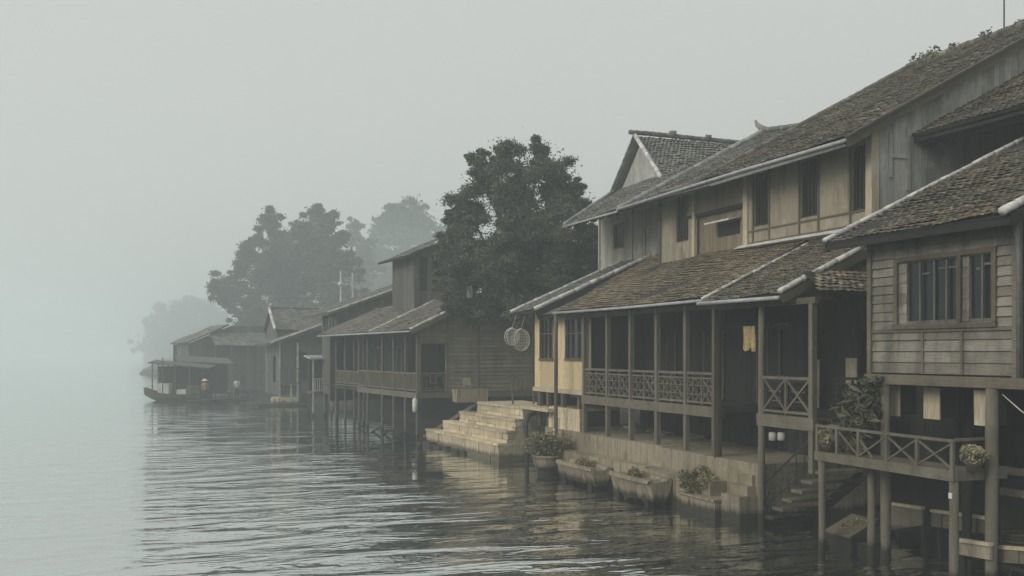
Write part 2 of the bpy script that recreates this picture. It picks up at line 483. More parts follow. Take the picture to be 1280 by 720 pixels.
def tile_field(mb, O, U, V, lu, lv, tw=0.2, te=0.16, amp=0.03, lift=0.03, m=0, inside=None, jit=1.0):
    """overlapping curved tiles, one small shell each, laid row over row up a slope"""
    O, U, V = np.array(O, float), np.array(U, float), np.array(V, float)
    U /= np.linalg.norm(U); V /= np.linalg.norm(V); N = np.cross(U, V)
    if N[2] < 0: N = -N
    nu, nv = int(lu / tw), int(lv / te)
    iu, iv = np.meshgrid(np.arange(nu), np.arange(nv), indexing='ij')
    iu, iv = iu.ravel(), iv.ravel()
    # each course wanders a little and rises and dips along its length, as old roofs do
    u = (iu + 0.5 + 0.5 * (iv % 2)) * (lu / nu)
    u = np.minimum(u, lu - tw * 0.35)
    v = iv * (lv / nv) + 0.018 * np.sin(u * 1.7 + iv * 0.9) + 0.012 * np.sin(u * 4.1 + iv * 2.3)
    sag = 0.038 * np.sin(u * 0.9 + 1.0) * np.sin(v * 1.3 + 0.5) + 0.015 * np.sin(u * 2.3 + v * 1.9)
    if inside is not None:
        k = inside(u, v); u, v, sag = u[k], v[k], sag[k]
    n = len(u)
    u = u + NR.normal(0, 0.010 * jit, n); v = v + NR.normal(0, 0.012 * jit, n)
    sag = sag + NR.normal(0, 0.004 * jit, n)
    slip = NR.random(n) < 0.018
    v = v - slip * NR.uniform(.02, .11, n)
    ln = te * 1.35 * (1 + NR.normal(0, 0.04, n))
    lf = lift * (1.15 + NR.normal(0, 0.20 * jit, n)); rot = NR.normal(0, 0.022 * jit, n) + slip * NR.normal(0, .16, n)
    xs = np.array([-0.5, -0.25, 0, 0.25, 0.5]) * tw * 1.06
    hs = amp * np.cos(np.linspace(-math.pi / 2, math.pi / 2, 5))
    P = np.zeros((n, 15, 3))
    for r, (vv, hh, dz) in enumerate(((0, 1, 0), (1, 1, 0), (0, 1, -0.018))):
        for q in range(5):
            lu_ = xs[q] - rot * vv * ln
            lv_ = vv * ln + rot * xs[q]
            ht = sag + hs[q] + lf * (1 - vv) + dz - (lf * 0.3) * vv
            P[:, r * 5 + q] = O + (u + lu_)[:, None] * U + (v + lv_)[:, None] * V + ht[:, None] * N
    fs = [(q, q + 1, 6 + q, 5 + q) for q in range(4)] + [(10 + q, 11 + q, q + 1, q) for q in range(4)]
    mb.block(P, fs, m)

def slope_slab(mb, O, U, V, lu, lv, th, m=1):
    """the boarding under the tiles"""
    O, U, V = Vector(O), Vector(U).normalized(), Vector(V).normalized()
    N = U.cross(V);  N = N if N.z > 0 else -N
    a, b, c, d = O, O + U * lu, O + U * lu + V * lv, O + V * lv
    mb.hexa([a - N * th, b - N * th, c - N * th, d - N * th, a, b, c, d], m)

def capping(mb, p, q, r=0.09, m=0, lumps=0.34, n=8):
    """a run of lapped half-round ridge pieces bedded in mortar, none quite in line"""
    p, q = Vector(p), Vector(q); L = (q - p).length; k = max(2, int(L / lumps)); d = (q - p) / k
    for i in range(k):
        o = Vector((R.uniform(-.006, .006), R.uniform(-.006, .006), R.uniform(-.006, .006)))
        e = Vector((R.uniform(-.006, .006), R.uniform(-.006, .006), R.uniform(-.006, .006)))
        s = r * R.uniform(.80, .90)
        a = p + d * i + o - d * .06; b = p + d * (i + 1) + o + e + d * .04
        mb.tube([a, a.lerp(b, .12), a.lerp(b, .5), b], [s * 1.04, s * 1.05, s * 1.0, s * .93], n, m)

def round_post(mb, x, y, z0, z1, r=0.09, m=0, lean=0.02, n=9):
    k = 6; ax, ay = R.uniform(-lean, lean), R.uniform(-lean, lean)
    pts = [(x + ax * (1 - i / k) + R.uniform(-.006, .006), y + ay * (1 - i / k) + R.uniform(-.006, .006), z0 + (z1 - z0) * i / k) for i in range(k + 1)]
    mb.tube(pts, [r * R.uniform(0.92, 1.06) for _ in pts], n, m)

def sq_post(mb, x, y, z0, z1, w=0.13, m=0):
    k = 0.006
    mb.box(x - w / 2, x + w / 2, y - w / 2, y + w / 2, z0, z1, m, k)

def balustrade(mb, axis, c, a0, a1, z0, z1, style='lattice', th=0.05, bays=2, m=0):
    h = th / 2
    B(mb, axis, c, a0, a1, z1 - 0.07, z1, -h * 1.5, h * 1.5, m, 0.004)
    B(mb, axis, c, a0, a1, z0 + 0.05, z0 + 0.11, -h, h, m, 0.004)
    if style == 'lattice': B(mb, axis, c, a0 + .002, a1 - .002, z1 - 0.19, z1 - 0.15, -h * .8, h * .8, m, 0.003)
    n = bays
    for i in range(n + 1):
        a = a0 + (a1 - a0) * i / n
        B(mb, axis, c, a - 0.025, a + 0.025, z0, z1 - 0.072, -h * .9, h * .9, m, 0.003)
    for i in range(n):
        l, r = a0 + (a1 - a0) * i / n + 0.026, a0 + (a1 - a0) * (i + 1) / n - 0.026
        b, t = z0 + 0.112, z1 - (0.192 if style == 'lattice' else 0.072)
        def seg(u0, v0, u1, v1, w=0.03, k=0.0):
            p = (c + k, l + (r - l) * u0, b + (t - b) * v0); q = (c + k, l + (r - l) * u1, b + (t - b) * v1)
            if axis == 'Y': p, q = (p[1], p[0], p[2]), (q[1], q[0], q[2])
            mb.bar(p, q, w, 0.03, m, up=(1, 0, 0) if axis == 'X' else (0, 1, 0))
        if style == 'lattice':
            seg(.02, .02, .98, .98, .028, .004); seg(.02, .98, .98, .02, .028, -.004)
            for u in (.33, .67): seg(u, .0, u, 1, .026, .012)
            for v in (.3, .7): seg(0, v, 1, v, .026, -.013)
            for q in ((.0, .5, .5, 1), (.5, 1, 1, .5), (1, .5, .5, 0), (.5, 0, 0, .5)): seg(*q, .024, .020)
        elif style == 'cross':
            seg(0, 0, 1, 1, .045, .006); seg(0, 1, 1, 0, .045, -.006)
            for q in ((.22, .62, .78, .62), (.22, .3, .78, .3)): seg(*q, .026, .016)
        elif style == 'x':
            seg(0, 0.02, 1, .98, .045, .006); seg(0, .98, 1, .02, .045, -.006)
        elif style == 'fret':
            for q in ((.08, .1, .08, .9), (.08, .9, .4, .9), (.4, .9, .4, .4), (.4, .4, .62, .4), (.62, .4, .62, .9), (.62, .9, .92, .9),
                      (.92, .9, .92, .1), (.92, .1, .6, .1), (.6, .1, .6, .25), (.08, .1, .45, .1), (.25, .1, .25, .65)): seg(*q, .035, 0)
        elif style == 'slats':
            k = max(2, int((r - l) / 0.13))
            for s_ in range(k):
                u = (s_ + .5) / k; seg(u, 0, u, 1, .05, 0)

def window(parent, axis, c, out, a0, a1, z0, z1, fw=0.06, bars=1, hbar=None, mat=None, depth=0.05, pane=True, name='window', proud=0.035):
    mb = MB(FR)
    n0, n1 = -out * depth, out * proud
    B(mb, axis, c, a0, a1, z1 - fw, z1, n0, n1, 0, .003)
    B(mb, axis, c, a0 - .02, a1 + .02, z0 - .03, z0 + fw * .8, n0, n1 * 1.4, 0, .003)
    B(mb, axis, c, a0, a0 + fw, z0 + fw * .8, z1 - fw, n0, n1, 0, .003)
    B(mb, axis, c, a1 - fw, a1, z0 + fw * .8, z1 - fw, n0, n1, 0, .003)
    for i in range(1, bars + 1):
        a = a0 + (a1 - a0) * i / (bars + 1)
        B(mb, axis, c, a - .02, a + .02, z0 + fw * .8, z1 - fw, n0 * .8, n1 * .2, 0, .003)
    for hb in (hbar or []):
        z = z0 + (z1 - z0) * hb
        B(mb, axis, c, a0 + fw, a1 - fw, z - .018, z + .018, n0 * .7, n1 * .1, 0, .003)
    f = mb.build(name, mat or M['wood_brown'], parent)
    if pane:
        g = MB(FR); B(g, axis, c, a0 + fw * .6, a1 - fw * .6, z0 + fw * .5, z1 - fw * .6, n0 * 1.1, n0 * .9, 0)
        g.build('pane', M['glass'], f)
    return f
FR = None

# ================================================================== THE NEAR PLANK HOUSE
def Y_on(px, X): return at_x(px, 0, X)[1]
def Z_on(px, py, X): return at_x(px, py, X)[2]

h1 = thing('plank_house', 'near grey plank house raised on posts, with a wide barred window over the water', 'house', (16.5, 14.7, 0))
XW, Y0, Y1, ZF, ZE = 14.55, 12.92, 16.50, 3.77, 6.62
wa = (Y_on(1245, XW), Y_on(1122, XW))
wz = (Z_on(1180, 407, XW), Z_on(1180, 320, XW))
opA = (Y_on(1197, XW), Y_on(1134, XW), wz[0] + .06, wz[1] - .06)
opB = (Y_on(1241, XW), Y_on(1212, XW), wz[0] + .06, wz[1] - .06)
mb = MB()
zb = wz[0] - 0.06
wall(mb, 'X', XW, Y0, wa[0] - .05, zb, ZE, -1, [], 0.185, .026, False, gap=.02)
wall(mb, 'X', XW, wa[1] + .05, Y1, zb, ZE, -1, [], 0.185, .026, False, gap=.02)
wall(mb, 'X', XW, wa[0] - .05, wa[1] + .05, wz[1] + .05, ZE, -1, [], 0.2, .020, False)
wall(mb, 'X', XW, wa[0] - .05, wa[1] + .05, zb, wz[1] + .05, -1, [opA, opB], 0.185, .012, False)
wall(mb, 'X', XW, Y0, Y1, ZF, zb, -1, [], 0.20, .026, False, gap=.02)
mb.build('wall', M['wood_grey'], h1)
mb = MB()
for a in (Y_on(1155, XW), Y_on(1204, XW)): mb.box(XW - .05, XW, a - .03, a + .03, ZF + .004, zb - .05, 0, .004)
mb.box(XW - .075, XW + .03, Y1 - .03, Y1 + .09, ZF - .02, ZE, 0, .005)
mb.box(XW - .075, XW + .03, Y0 - .09, Y0 + .05, ZF - .02, ZE, 0, .005)
mb.box(XW - .06, XW, Y0 + .052, Y1 - .032, zb - .05, zb + .004, 0, .003)
mb.build('trim', M['wood_beam'], h1)
# the window: one heavy frame, two lights with their sashes
mb = MB()
fx0, fx1 = XW - .07, XW + .05
mb.box(fx0, fx1, wa[0] - .05, wa[1] + .05, wz[1] - .03, wz[1] + .06, 0, .004)
mb.box(fx0 - .03, fx1, wa[0] - .07, wa[1] + .07, wz[0] - .05, wz[0] + .04, 0, .004)
for a in (wa[0], wa[1], (opA[0] + opB[1]) / 2 + .06): mb.box(fx0, fx1, a - .05, a + .05, wz[0] + .042, wz[1] - .032, 0, .004)
win = mb.build('window', M['wood_brown'], h1)
for (a0, a1, z0, z1), bars in ((opA, (.20, .46, .72)), (opB, (.42,))):
    sm = MB()
    L = a1 - a0
    for k, q in enumerate(bars):
        x = XW - .02 + .03 * (k % 2)
        sm.box(x, x + .035, a0 + q * L - .022, a0 + q * L + .022, z0, z1, 0, .003)
    for q0, q1, zz in ((.52, .68, .80), (.0, .36, .86)):
        sm.box(XW - .012, XW + .02, a0 + q0 * L, a0 + q1 * L, z0 + zz * (z1 - z0) - .02, z0 + zz * (z1 - z0) + .02, 0, .002)
    sm.box(XW - .015, XW + .03, a0, a1, z0, z0 + .05, 0, .002)
    sm.build('sash', M['wood_far'], win)
    g = MB(); g.box(XW + .055, XW + .06, a0, a1, z0, z1); g.build('pane', M['glass'], win)
# sides, back, floor
mb = MB()
wall(mb, 'Y', Y0, XW + .03, 20.3, ZF, 6.6, -1, [], .2, .02, False, top=lambda x: 6.55 + .46 * (x - 14.0) - .08)
wall(mb, 'Y', Y1, XW + .03, 20.3, ZF, 6.6, 1, [], .2, .02, False, top=lambda x: 6.55 + .46 * (x - 14.0) - .08)
mb.box(20.3, 20.4, Y0, Y1, ZF, 9.2)
mb.build('side_wall', M['wood_darkh'], h1)  # dark boards carry the shade of the end wall in their colour
mb = MB(); mb.box(XW + .02, 20.3, Y0 + .02, Y1 - .02, ZF - .06, ZF); mb.build('floor', M['wood_darkh'], h1)
mb = MB()
mb.box(XW - .12, XW + .10, Y0 - .25, Y1 + .12, ZF - .22, ZF - .022, 0, .006)
mb.build('sill_beam', M['wood_beam'], h1)
mb = MB()
for y in (Y0 + .35, Y0 + 1.3, Y0 + 2.3, Y1 - .2): mb.box(XW + .15, 20.2, y - .07, y + .07, ZF - .24, ZF - .065, 0, .004)
mb.build('joists', M['wood_dark'], h1)
mb = MB(); wall(mb, 'X', 20.3, 9.0, 27.0, -1.0, ZF - .07, -1, [], .3, .03); mb.build('sky_block_wall', M['wood_dark'], h1)  # dark wall added to shut out the sky behind and its reflection below
mb = MB()
for z in (1.55, 1.95): mb.box(15.2, 15.3, 9.5, 13.9, z, z + .13, 0, .005)
mb.build('cross_beam', M['wood_brown'], h1)
for px, X, r in ((1107, 14.50, .105), (1240, 14.50, .115)):
    y = Y_on(px, X)
    mb = MB(); round_post(mb, X, y, -1.2, ZF - .225, r); mb.build('post', M['wood_post'], h1, smooth=True)
for X, y in ((15.9, 15.3), (16.6, 13.3), (17.6, 16.2), (17.9, 14.1)):
    mb = MB(); round_post(mb, X, y, -1.2, ZF - .245, .10); mb.build('post', M['wood_dark'], h1, smooth=True)
# roof
sl = 0.46; ang = math.atan(sl); vv = (math.cos(ang), 0, math.sin(ang))
O = (14.0, 12.55, 6.53)
mb = MB()
tile_field(mb, O, (0, 1, 0), vv, 4.75, 7.0, .19, .150, .026, .034)
slope_slab(mb, O, (0, 1, 0), vv, 4.75, 7.0, .07, 1)
roof = mb.build('roof', [M['tile'], M['wood_darkh']], h1)
def on(O, v, t, y, dz=0): return (O[0] + v[0] * t, y, O[2] + v[2] * t + dz)
mb = MB(); capping(mb, on(O, vv, -.05, 17.27, .07), on(O, vv, 7.0, 17.27, .07), .06); mb.build('ridge_cap', M['cap'], roof, True)
mb = MB(); capping(mb, on(O, vv, -.12, 12.62, .10), on(O, vv, 7.0, 12.62, .10), .09)
mb.build('ridge_cap', M['cap'], roof, True)
mb = MB(); mb.box(14.0, 14.05, 12.58, 17.27, 6.36, 6.47, 0, .004); mb.bar(on(O, vv, 0, 12.56, -.12), on(O, vv, 7, 12.56, -.12), .04, .16); mb.bar(on(O, vv, 0, 17.29, -.12), on(O, vv, 7, 17.29, -.12), .04, .16)
mb.build('fascia', M['wood_dark'], h1)
mb = MB()
for y in np.arange(12.8, 17.2, .55): mb.bar(on(O, vv, .03, y, -.11), on(O, vv, 1.2, y, -.11), .06, .08)
mb.build('rafters', M['wood_dark'], h1)
mb = MB(); mb.tube([(14.35, 12.80, 6.5), (14.42, 12.80, 6.2), (14.50, 12.84, 5.9), (14.50, 12.84, 3.6)], .045, 8); mb.build('downpipe', M['pipe'], h1, True)

# boxes hung under the floor
def floor_box(px0, px1, pxr, py0, py1, X, label):
    t = thing('hanging_box', label, 'box', (X, Y_on(px0, X), 2.9), 'boxes hung below the plank house floor')
    ya, yb = Y_on(px1, X), Y_on(px0, X)
    z0, z1 = Z_on(px0, py1, X), min(Z_on(px0, py0, X), ZF - .245)
    mb = MB(); mb.box(X, X + .42, ya, yb, z0, z1, 0, .01); mb.build('case', M['wood_dark'], t)
    mb = MB(); mb.box(X - .03, X - .002, ya - .02, yb + .02, z0 - .02, z1, 0, .006); mb.build('lit_front_panel', M['wood_pale'], t)  # pale front and dark case put the lit and shaded sides into the colour
    mb = MB(); mb.box(X + .18, X + .24, (ya + yb) / 2 - .03, (ya + yb) / 2 + .03, z1, ZF - .225); mb.build('hanger', M['wood_dark'], t)
floor_box(1113, 1125, 0, 482, 518, 14.85, 'smallest box, its pale front coloured as lit, hung under the plank house floor, beside the tall left post')
floor_box(1157, 1175, 0, 484, 522, 14.95, 'middle box, its pale front coloured as lit, hung under the plank house floor, clear of the posts')
floor_box(1220, 1237, 0, 487, 530, 14.70, 'largest box, its pale front coloured as lit, under the plank house, close behind the right post')

# ------------------------------------------------------------------ balcony on its own posts
XB, BY0, BY1, BZ = 13.72, 13.55, 17.25, 2.08
bal = thing('wooden_balcony', 'low timber balcony with crossed railing standing in the water below the plank house', 'balcony', (14.1, 15.4, 0))
mb = MB()
for i in range(5): mb.box(XB + .06 + i * .165, XB + .06 + i * .165 + .155, BY0, BY1, BZ - .05, BZ, 0, .004)
mb.build('deck', M['wood_beam'], bal)
mb = MB()
mb.box(XB - .02, XB + .055, BY0 - .03, BY1 + .05, BZ - .17, BZ + .02, 0, .008)
mb.box(XB + .058, 14.95, BY0 - .06, BY0 - .005, BZ - .165, BZ + .015, 0, .006)
mb.box(XB + .058, 14.5, BY1 + .003, BY1 + .05, BZ - .165, BZ + .015, 0, .006)
mb.build('edge_beam', M['wood_post'], bal)
rz = BZ + .56
ys = [Y_on(p, XB) for p in (1022, 1045, 1072, 1107, 1145, 1194)]
ys[0] = BY1; ys[-1] = BY0 + .03
mb = MB()
mb.bar((XB + .02, BY1 + .03, rz), (XB + .02, BY0 - .03, rz - .02), .05, .055)
mb.bar((XB + .06, BY0, rz), (14.5, BY0, rz), .05, .05)
mb.build('handrail', M['wood_post'], bal)
for y in ys:
    mb = MB(); mb.box(XB, XB + .06, y - .032, y + .032, BZ + .02, rz - .03, 0, .005); mb.build('baluster', M['wood_post'], bal)
for a, b, k in ((ys[1], ys[2], 1), (ys[2], ys[3], 2), (ys[3], ys[4], 0), (ys[4], ys[5], 0)):
    mb = MB()
    if k in (0, 2): mb.bar((XB + .025, a - .03, BZ + .05), (XB + .025, b + .03, rz - .08), .03, .04, 0, (1, 0, 0))
    if k in (0, 1): mb.bar((XB + .04, a - .03, rz - .08), (XB + .04, b + .03, BZ + .05), .03, .04, 0, (1, 0, 0))
    if k == 2: mb.bar((XB + .04, a - .03, rz - .2), (XB + .04, (a + b) / 2, BZ + .03), .03, .04, 0, (1, 0, 0))
    mb.build('cross_brace', M['wood_post'], bal)
for px, X, r in ((1028, 13.78, .075), (1090, 14.35, .085), (1193, 13.80, .085)):
    y = min(Y_on(px, X), BY1 - .02); y = max(y, BY0 + .04)
    mb = MB(); round_post(mb, X, y, -1.2, BZ - .18 if X < 14 else BZ - .05, r); mb.build('post', M['wood_post'], bal, smooth=True)
mb = MB(); y = Y_on(1193, 13.8); mb.box(13.70, 13.715, y - .04, y + .04, 1.60, 1.70); mb.build('marker_plate', M['white'], bal)

# ================================================================== THE QUAY
qy = thing('quay_wall', 'streaked concrete quay with a lower ledge running under the long verandah', 'quay', (15.5, 26, 0))
mb = MB()
yy = 20.45
while yy < 33.8:
    n = min(33.8, yy + R.uniform(1.6, 2.6))
    mb.box(14.60 + R.uniform(-.02, .02), 18.4, yy, n - .012, -1.0, 1.45 + R.uniform(-.015, .015), 0, .012); yy = n
mb.build('upper_wall', M['quay'], qy)
mb = MB(); yy = 21.9
while yy < 32.6:
    n = min(32.6, yy + R.uniform(1.4, 2.4))
    mb.box(14.06 + R.uniform(-.03, .03), 14.57, yy, n - .01, -1.0, .86 + R.uniform(-.03, .02), 0, .02); yy = n
mb.build('ledge', M['quay'], qy)
def rough_block(mb, x0, x1, y0, y1, z0, z1, n=7, j=.025, taper=0.0):
    """block with a worn, uneven outline"""
    for i in range(n):
        a, b = y0 + (y1 - y0) * i / n, y0 + (y1 - y0) * (i + 1) / n
        mb.box(x0 + R.uniform(-j, j), x1, a, b - .004, z0 + R.uniform(-j, j), z1 + R.uniform(-j * .5, j * .5), 0, j * .5)

blk = thing('concrete_landing', 'square concrete landing block nearest the tall porch post, a shrub growing behind it', 'landing', (14.2, 22.1, 0))
mb = MB(); mb.box(13.86, 14.62, 21.35, 23.0, -.02, .50, 0, .012); mb.box(13.80, 14.3, 21.3, 23.04, .44, .505, 0, .008)
mb.build('block', M['quay'], blk)
mb = MB(); rough_block(mb, 13.95, 14.55, 21.45, 22.95, -.8, -.03, 5, .05); mb.build('footing', M['quay_wet'], blk)
st = thing('landing_steps', 'three short concrete steps climbing from the landing block to the quay ledge', 'steps', (14.5, 21.2, 0))
for i, (x0, z) in enumerate(((14.05, .66), (14.32, .9), (14.50, 1.15))):
    mb = MB(); mb.box(x0, 14.59 + i * .002, 20.55 + i * .06, 21.33 - i * .01, -.5, z, 0, .01); mb.build('step', M['quay'], st)

def trough(y0, y1, x0, x1, z, label, legs=True, skew=.25, plants=0):
    t = thing('stone_planter', label, 'planter', ((x0 + x1) / 2, (y0 + y1) / 2, 0), 'stone troughs standing in the river along the quay')
    mb = MB(); n = 10
    def sect(s):                           # s from 0 (near end) to 1 (far end)
        w = .72 + .28 * math.sin(math.pi * min(1, .18 + s * .75)); yb = y0 + (y1 - y0) * s
        cx = (x0 + x1) / 2; hw = (x1 - x0) / 2 * w
        return yb, cx - hw, cx + hw
    V, Fc = [], []
    for i in range(n + 1):
        y, a, b = sect(i / n); q = .05
        r = lambda: R.uniform(-q, q)
        V += [(a + .14 + r(), y, .12 + r()), (a + .03 + r(), y, z - .13 + r()), (a - .03 + r() * .5, y, z - .11), (a - .02, y + r() * .3, z + r() * .3), (a + .12, y, z - .01), (a + .16, y, z - .09 + r()),
              (b - .16, y, z - .09 + r()), (b - .12, y, z), (b + .02, y, z + r() * .3), (b + .03, y, z - .12), (b - .14, y, .12)]
    k = 11
    for i in range(n):
        for j in range(k): Fc.append((i * k + j, i * k + (j + 1) % k, (i + 1) * k + (j + 1) % k, (i + 1) * k + j))
    Fc += [tuple(range(k - 1, -1, -1)), tuple(n * k + j for j in range(k))]
    mb.add(V, Fc); mb.build('basin', M['quay'], t)
    for s in (.12, .86):
        y, a, b = sect(s)
        mb = MB(); mb.box(a + .10, a + .26, y - .1, y + .1, -1, .16, 0, .03); mb.build('leg', M['quay_wet'], t)
        mb = MB(); mb.box(b - .26, b - .10, y - .1, y + .1, -1, .16, 0, .03); mb.build('leg', M['quay_wet'], t)
    return t
trough(27.25, 29.9, 13.28, 14.03, .68, 'stone river trough second in the row, between the bushy tub and the ragged trough')
trough(23.65, 26.0, 13.22, 14.03, .74, 'ragged edged stone trough third in the row, just beyond the concrete landing')

# ------------------------------------------------------------------ leaves
LEAF = [(0, 1, 2, 3)]
def leaves(mb, cen, size, m=0, up=0.35, asp=0.5, m2=None):
    """one pointed four-sided leaf at each centre, turned at random"""
    cen = np.asarray(cen); n = len(cen)
    d = NR.normal(0, 1, (n, 3)); d[:, 2] += up; d /= np.linalg.norm(d, axis=1)[:, None]
    e = NR.normal(0, 1, (n, 3)); a = np.cross(d, e); a /= np.linalg.norm(a, axis=1)[:, None]
    b = np.cross(d, a)
    sz = (size * (0.6 + 0.8 * NR.random(n)))[:, None]
    P = np.stack([cen - a * sz, cen + b * sz * asp - d * sz * .12, cen + a * sz, cen - b * sz * asp - d * sz * .12], axis=1)
    mb.block(P, LEAF, m)

def ball(c, r, n, squash=(1, 1, 1), shell=0.55):
    d = NR.normal(0, 1, (n, 3)); d /= np.linalg.norm(d, axis=1)[:, None]
    q = r * (shell + (1 - shell) * NR.random(n)) ** 1.0
    return np.asarray(c) + d * q[:, None] * np.asarray(squash)

def tree(name, label, base, clumps, mat, trunk_r, leaf=.2, per=260, sub=14, group=None, cat='tree'):
    """clumps: world (x, y, z, r). Each is broken into small loose tufts on twigs so the outline stays ragged."""
    t = thing(name, label, cat, base, group)
    cen = np.array([c[:3] for c in clumps]); mid = cen.mean(0)
    top = Vector((mid[0], mid[1], mid[2] - .5))
    mb = MB(); bp = Vector(base)
    pts = [bp + (top - bp) * q + Vector((R.uniform(-.25, .25), R.uniform(-.25, .25), 0)) * (q > 0) for q in (0, .25, .5, .75, 1)]
    mb.tube(pts, [trunk_r * k for k in (1.3, 1, .85, .7, .5)], 10)
    mb.build('trunk', M['bark'], t, True)
    big_r = max(c[3] for c in clumps) * .55
    mb = MB(); lf = MB()
    for x, y, z, r in clumps:
        c = Vector((x, y, z)); s = pts[R.choice((2, 3, 4))]
        m1 = s.lerp(c, .5) + Vector((R.uniform(-.4, .4), R.uniform(-.4, .4), R.uniform(0, .5)))
        mb.tube([s, m1, c], [trunk_r * .38, trunk_r * .24, trunk_r * .1], 6)
        for k in range(sub):
            d = Vector((R.gauss(0, 1), R.gauss(0, 1), R.gauss(0, 1) + .15)).normalized()
            rr = r * R.uniform(.16, .38); p = c + d * (r * R.uniform(.35, 1.15 if r > big_r else 1.7) - rr * .3)
            mb.tube([c, c.lerp(p, .6) + Vector((0, 0, R.uniform(-.1, .1))), p], [trunk_r * .1, trunk_r * .06, trunk_r * .03], 4)
            n = int(per * (rr / r / .27) ** 1.6)
            q = NR.normal(0, 1, (n, 3)) * np.array([.55, .55, .36]) * rr
            leaves(lf, np.array(p) + q, leaf, up=.7)
        q = NR.normal(0, 1, (int(per * 1.3), 3)) * r * .42
        leaves(lf, np.array(c) + q, leaf * 1.1)
    mb.build('branches', M['bark'], t, True)
    lf.build('crown', mat, t)
    return t

def bush(name, label, base, r, mat, n=500, leaf=.06, h=None, cat='shrub', group=None, stems=7, pot=None):
    t = thing(name, label, cat, base, group)
    h = h or r; b = Vector(base)
    mb, lf = MB(), MB()
    for k in range(stems):
        a = R.uniform(0, 6.28); q = r * R.uniform(.3, .9)
        p = b + Vector((math.cos(a) * q, math.sin(a) * q, h * R.uniform(.5, 1.0)))
        mb.tube([b + Vector((math.cos(a) * .05, math.sin(a) * .05, 0)), b.lerp(p, .5) + Vector((0, 0, h * .15)), p], [.016, .011, .005], 5)
        leaves(lf, ball(p, r * .45, n // stems, (1, 1, .8), .1), leaf)
    leaves(lf, ball(b + Vector((0, 0, h * .45)), r, n // 2, (1, 1, h / r * .6), .3), leaf)
    mb.build('stems', M['bark'], t, True); lf.build('leaves', mat, t)
    return t

# tub with a bush, first in the row
tub = thing('planter_tub', 'round stone tub on a pedestal in the river, first in the row beside the steps', 'planter', (13.70, 31.5, 0))
mb = MB(); mb.lathe((13.70, 31.5, .16), [(.34, 0), (.5, .1), (.58, .3), (.6, .42), (.64, .44), (.64, .50), (.55, .50), (.52, .42)], 20, 0, .82, 1.0)
mb.build('bowl', M['quay'], tub, True)
mb = MB(); mb.lathe((13.70, 31.5, -1), [(.34, 0), (.30, .9), (.36, 1.15)], 12); mb.build('pedestal', M['quay_wet'], tub, True)
bush('potted_bush', 'bushy pale plant overflowing the round stone tub in the river', (13.68, 31.5, .60), .72, M['leaf_dry'], 4200, .048, .66, stems=22)
bush('river_shrub', 'low dry shrub growing on the ledge behind the concrete landing', (14.22, 22.55, .50), .60, M['leaf_dry'], 2400, .05, .50, stems=16)
for i, (x, y) in enumerate(((13.65, 28.3), (13.62, 24.9))):
    bush('trough_weeds', ('a few weeds in the soil of the second river trough', 'thin weeds in the soil of the ragged third trough')[i], (x, y, (.58, .64)[i]), .34, M['leaf_dry'], 600, .035, .20, cat='weeds', group='weeds in the stone troughs', stems=10)

# ================================================================== PORCH AND LONG VERANDAH
ZD = 2.72                                                    # deck level
por = thing('corner_porch', 'open corner porch with crossed railing and steep tiled roof beside the plank house', 'porch', (15.5, 20, 0))
PX = 14.57
py0, py1 = Y_on(1015, PX), Y_on(952, PX)
mb = MB(); mb.box(PX - .07, PX + .09, py0 - .12, py1 + .12, ZD - .30, ZD - .02, 0, .01); mb.build('deck_beam', M['wood_beam'], por)
mb = MB()
for i in range(12): mb.box(PX + .10 + i * .17, PX + .10 + i * .17 + .16, 17.9, py1 + .1, ZD - .06, ZD - .01, 0, .004)
mb.build('deck', M['wood_darkh'], por)
mb = MB(); round_post(mb, PX, py1, -1.2, 5.45, .085, 0, .015); mb.build('post', M['wood_post'], por, True)
mb = MB(); sq_post(mb, PX + .02, py0, 1.45, 5.42, .14); mb.build('post', M['wood_post'], por)
mb = MB(); sq_post(mb, PX + .02, 22.45, 1.45, 5.42, .13); mb.build('post', M['wood_brown'], por)
mb = MB(); balustrade(mb, 'X', PX, py0 + .07, py1 - .07, ZD - .01, ZD + .90, 'cross', .05, 2); mb.build('balustrade', M['wood_beam'], por)
mb = MB(); balustrade(mb, 'X', 16.2, 17.95, 19.6, ZD - .01, ZD + .88, 'lattice', .05, 3); mb.build('balustrade', M['wood_dark'], por)
mb = MB(); balustrade(mb, 'X', 16.2, 20.6, 22.4, ZD - .01, ZD + .88, 'lattice', .05, 2); mb.build('balustrade', M['wood_dark'], por)
# inner wall with its dark doorways
XI = 17.0
dz = [(Y_on(1058, XI), Y_on(1028, XI)), (Y_on(1090, XI), Y_on(1074, XI))]
ops = [(a, b, ZD, 4.75) for a, b in dz] + [(20.2, 21.5, ZD, 4.7)]
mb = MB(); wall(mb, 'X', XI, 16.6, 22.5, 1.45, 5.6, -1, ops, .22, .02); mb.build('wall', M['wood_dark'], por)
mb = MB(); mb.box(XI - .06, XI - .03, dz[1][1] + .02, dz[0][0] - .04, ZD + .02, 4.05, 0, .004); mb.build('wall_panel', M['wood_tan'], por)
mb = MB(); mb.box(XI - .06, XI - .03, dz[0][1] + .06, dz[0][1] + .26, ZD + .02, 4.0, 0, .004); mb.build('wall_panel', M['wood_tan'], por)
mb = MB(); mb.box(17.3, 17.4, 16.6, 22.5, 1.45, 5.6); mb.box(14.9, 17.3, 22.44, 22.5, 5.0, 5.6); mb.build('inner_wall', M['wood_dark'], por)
mb = MB(); mb.box(PX - .06, PX + .06, 18.3, 22.5, 5.30, 5.44, 0, .006); mb.build('lintel_beam', M['wood_brown'], por)
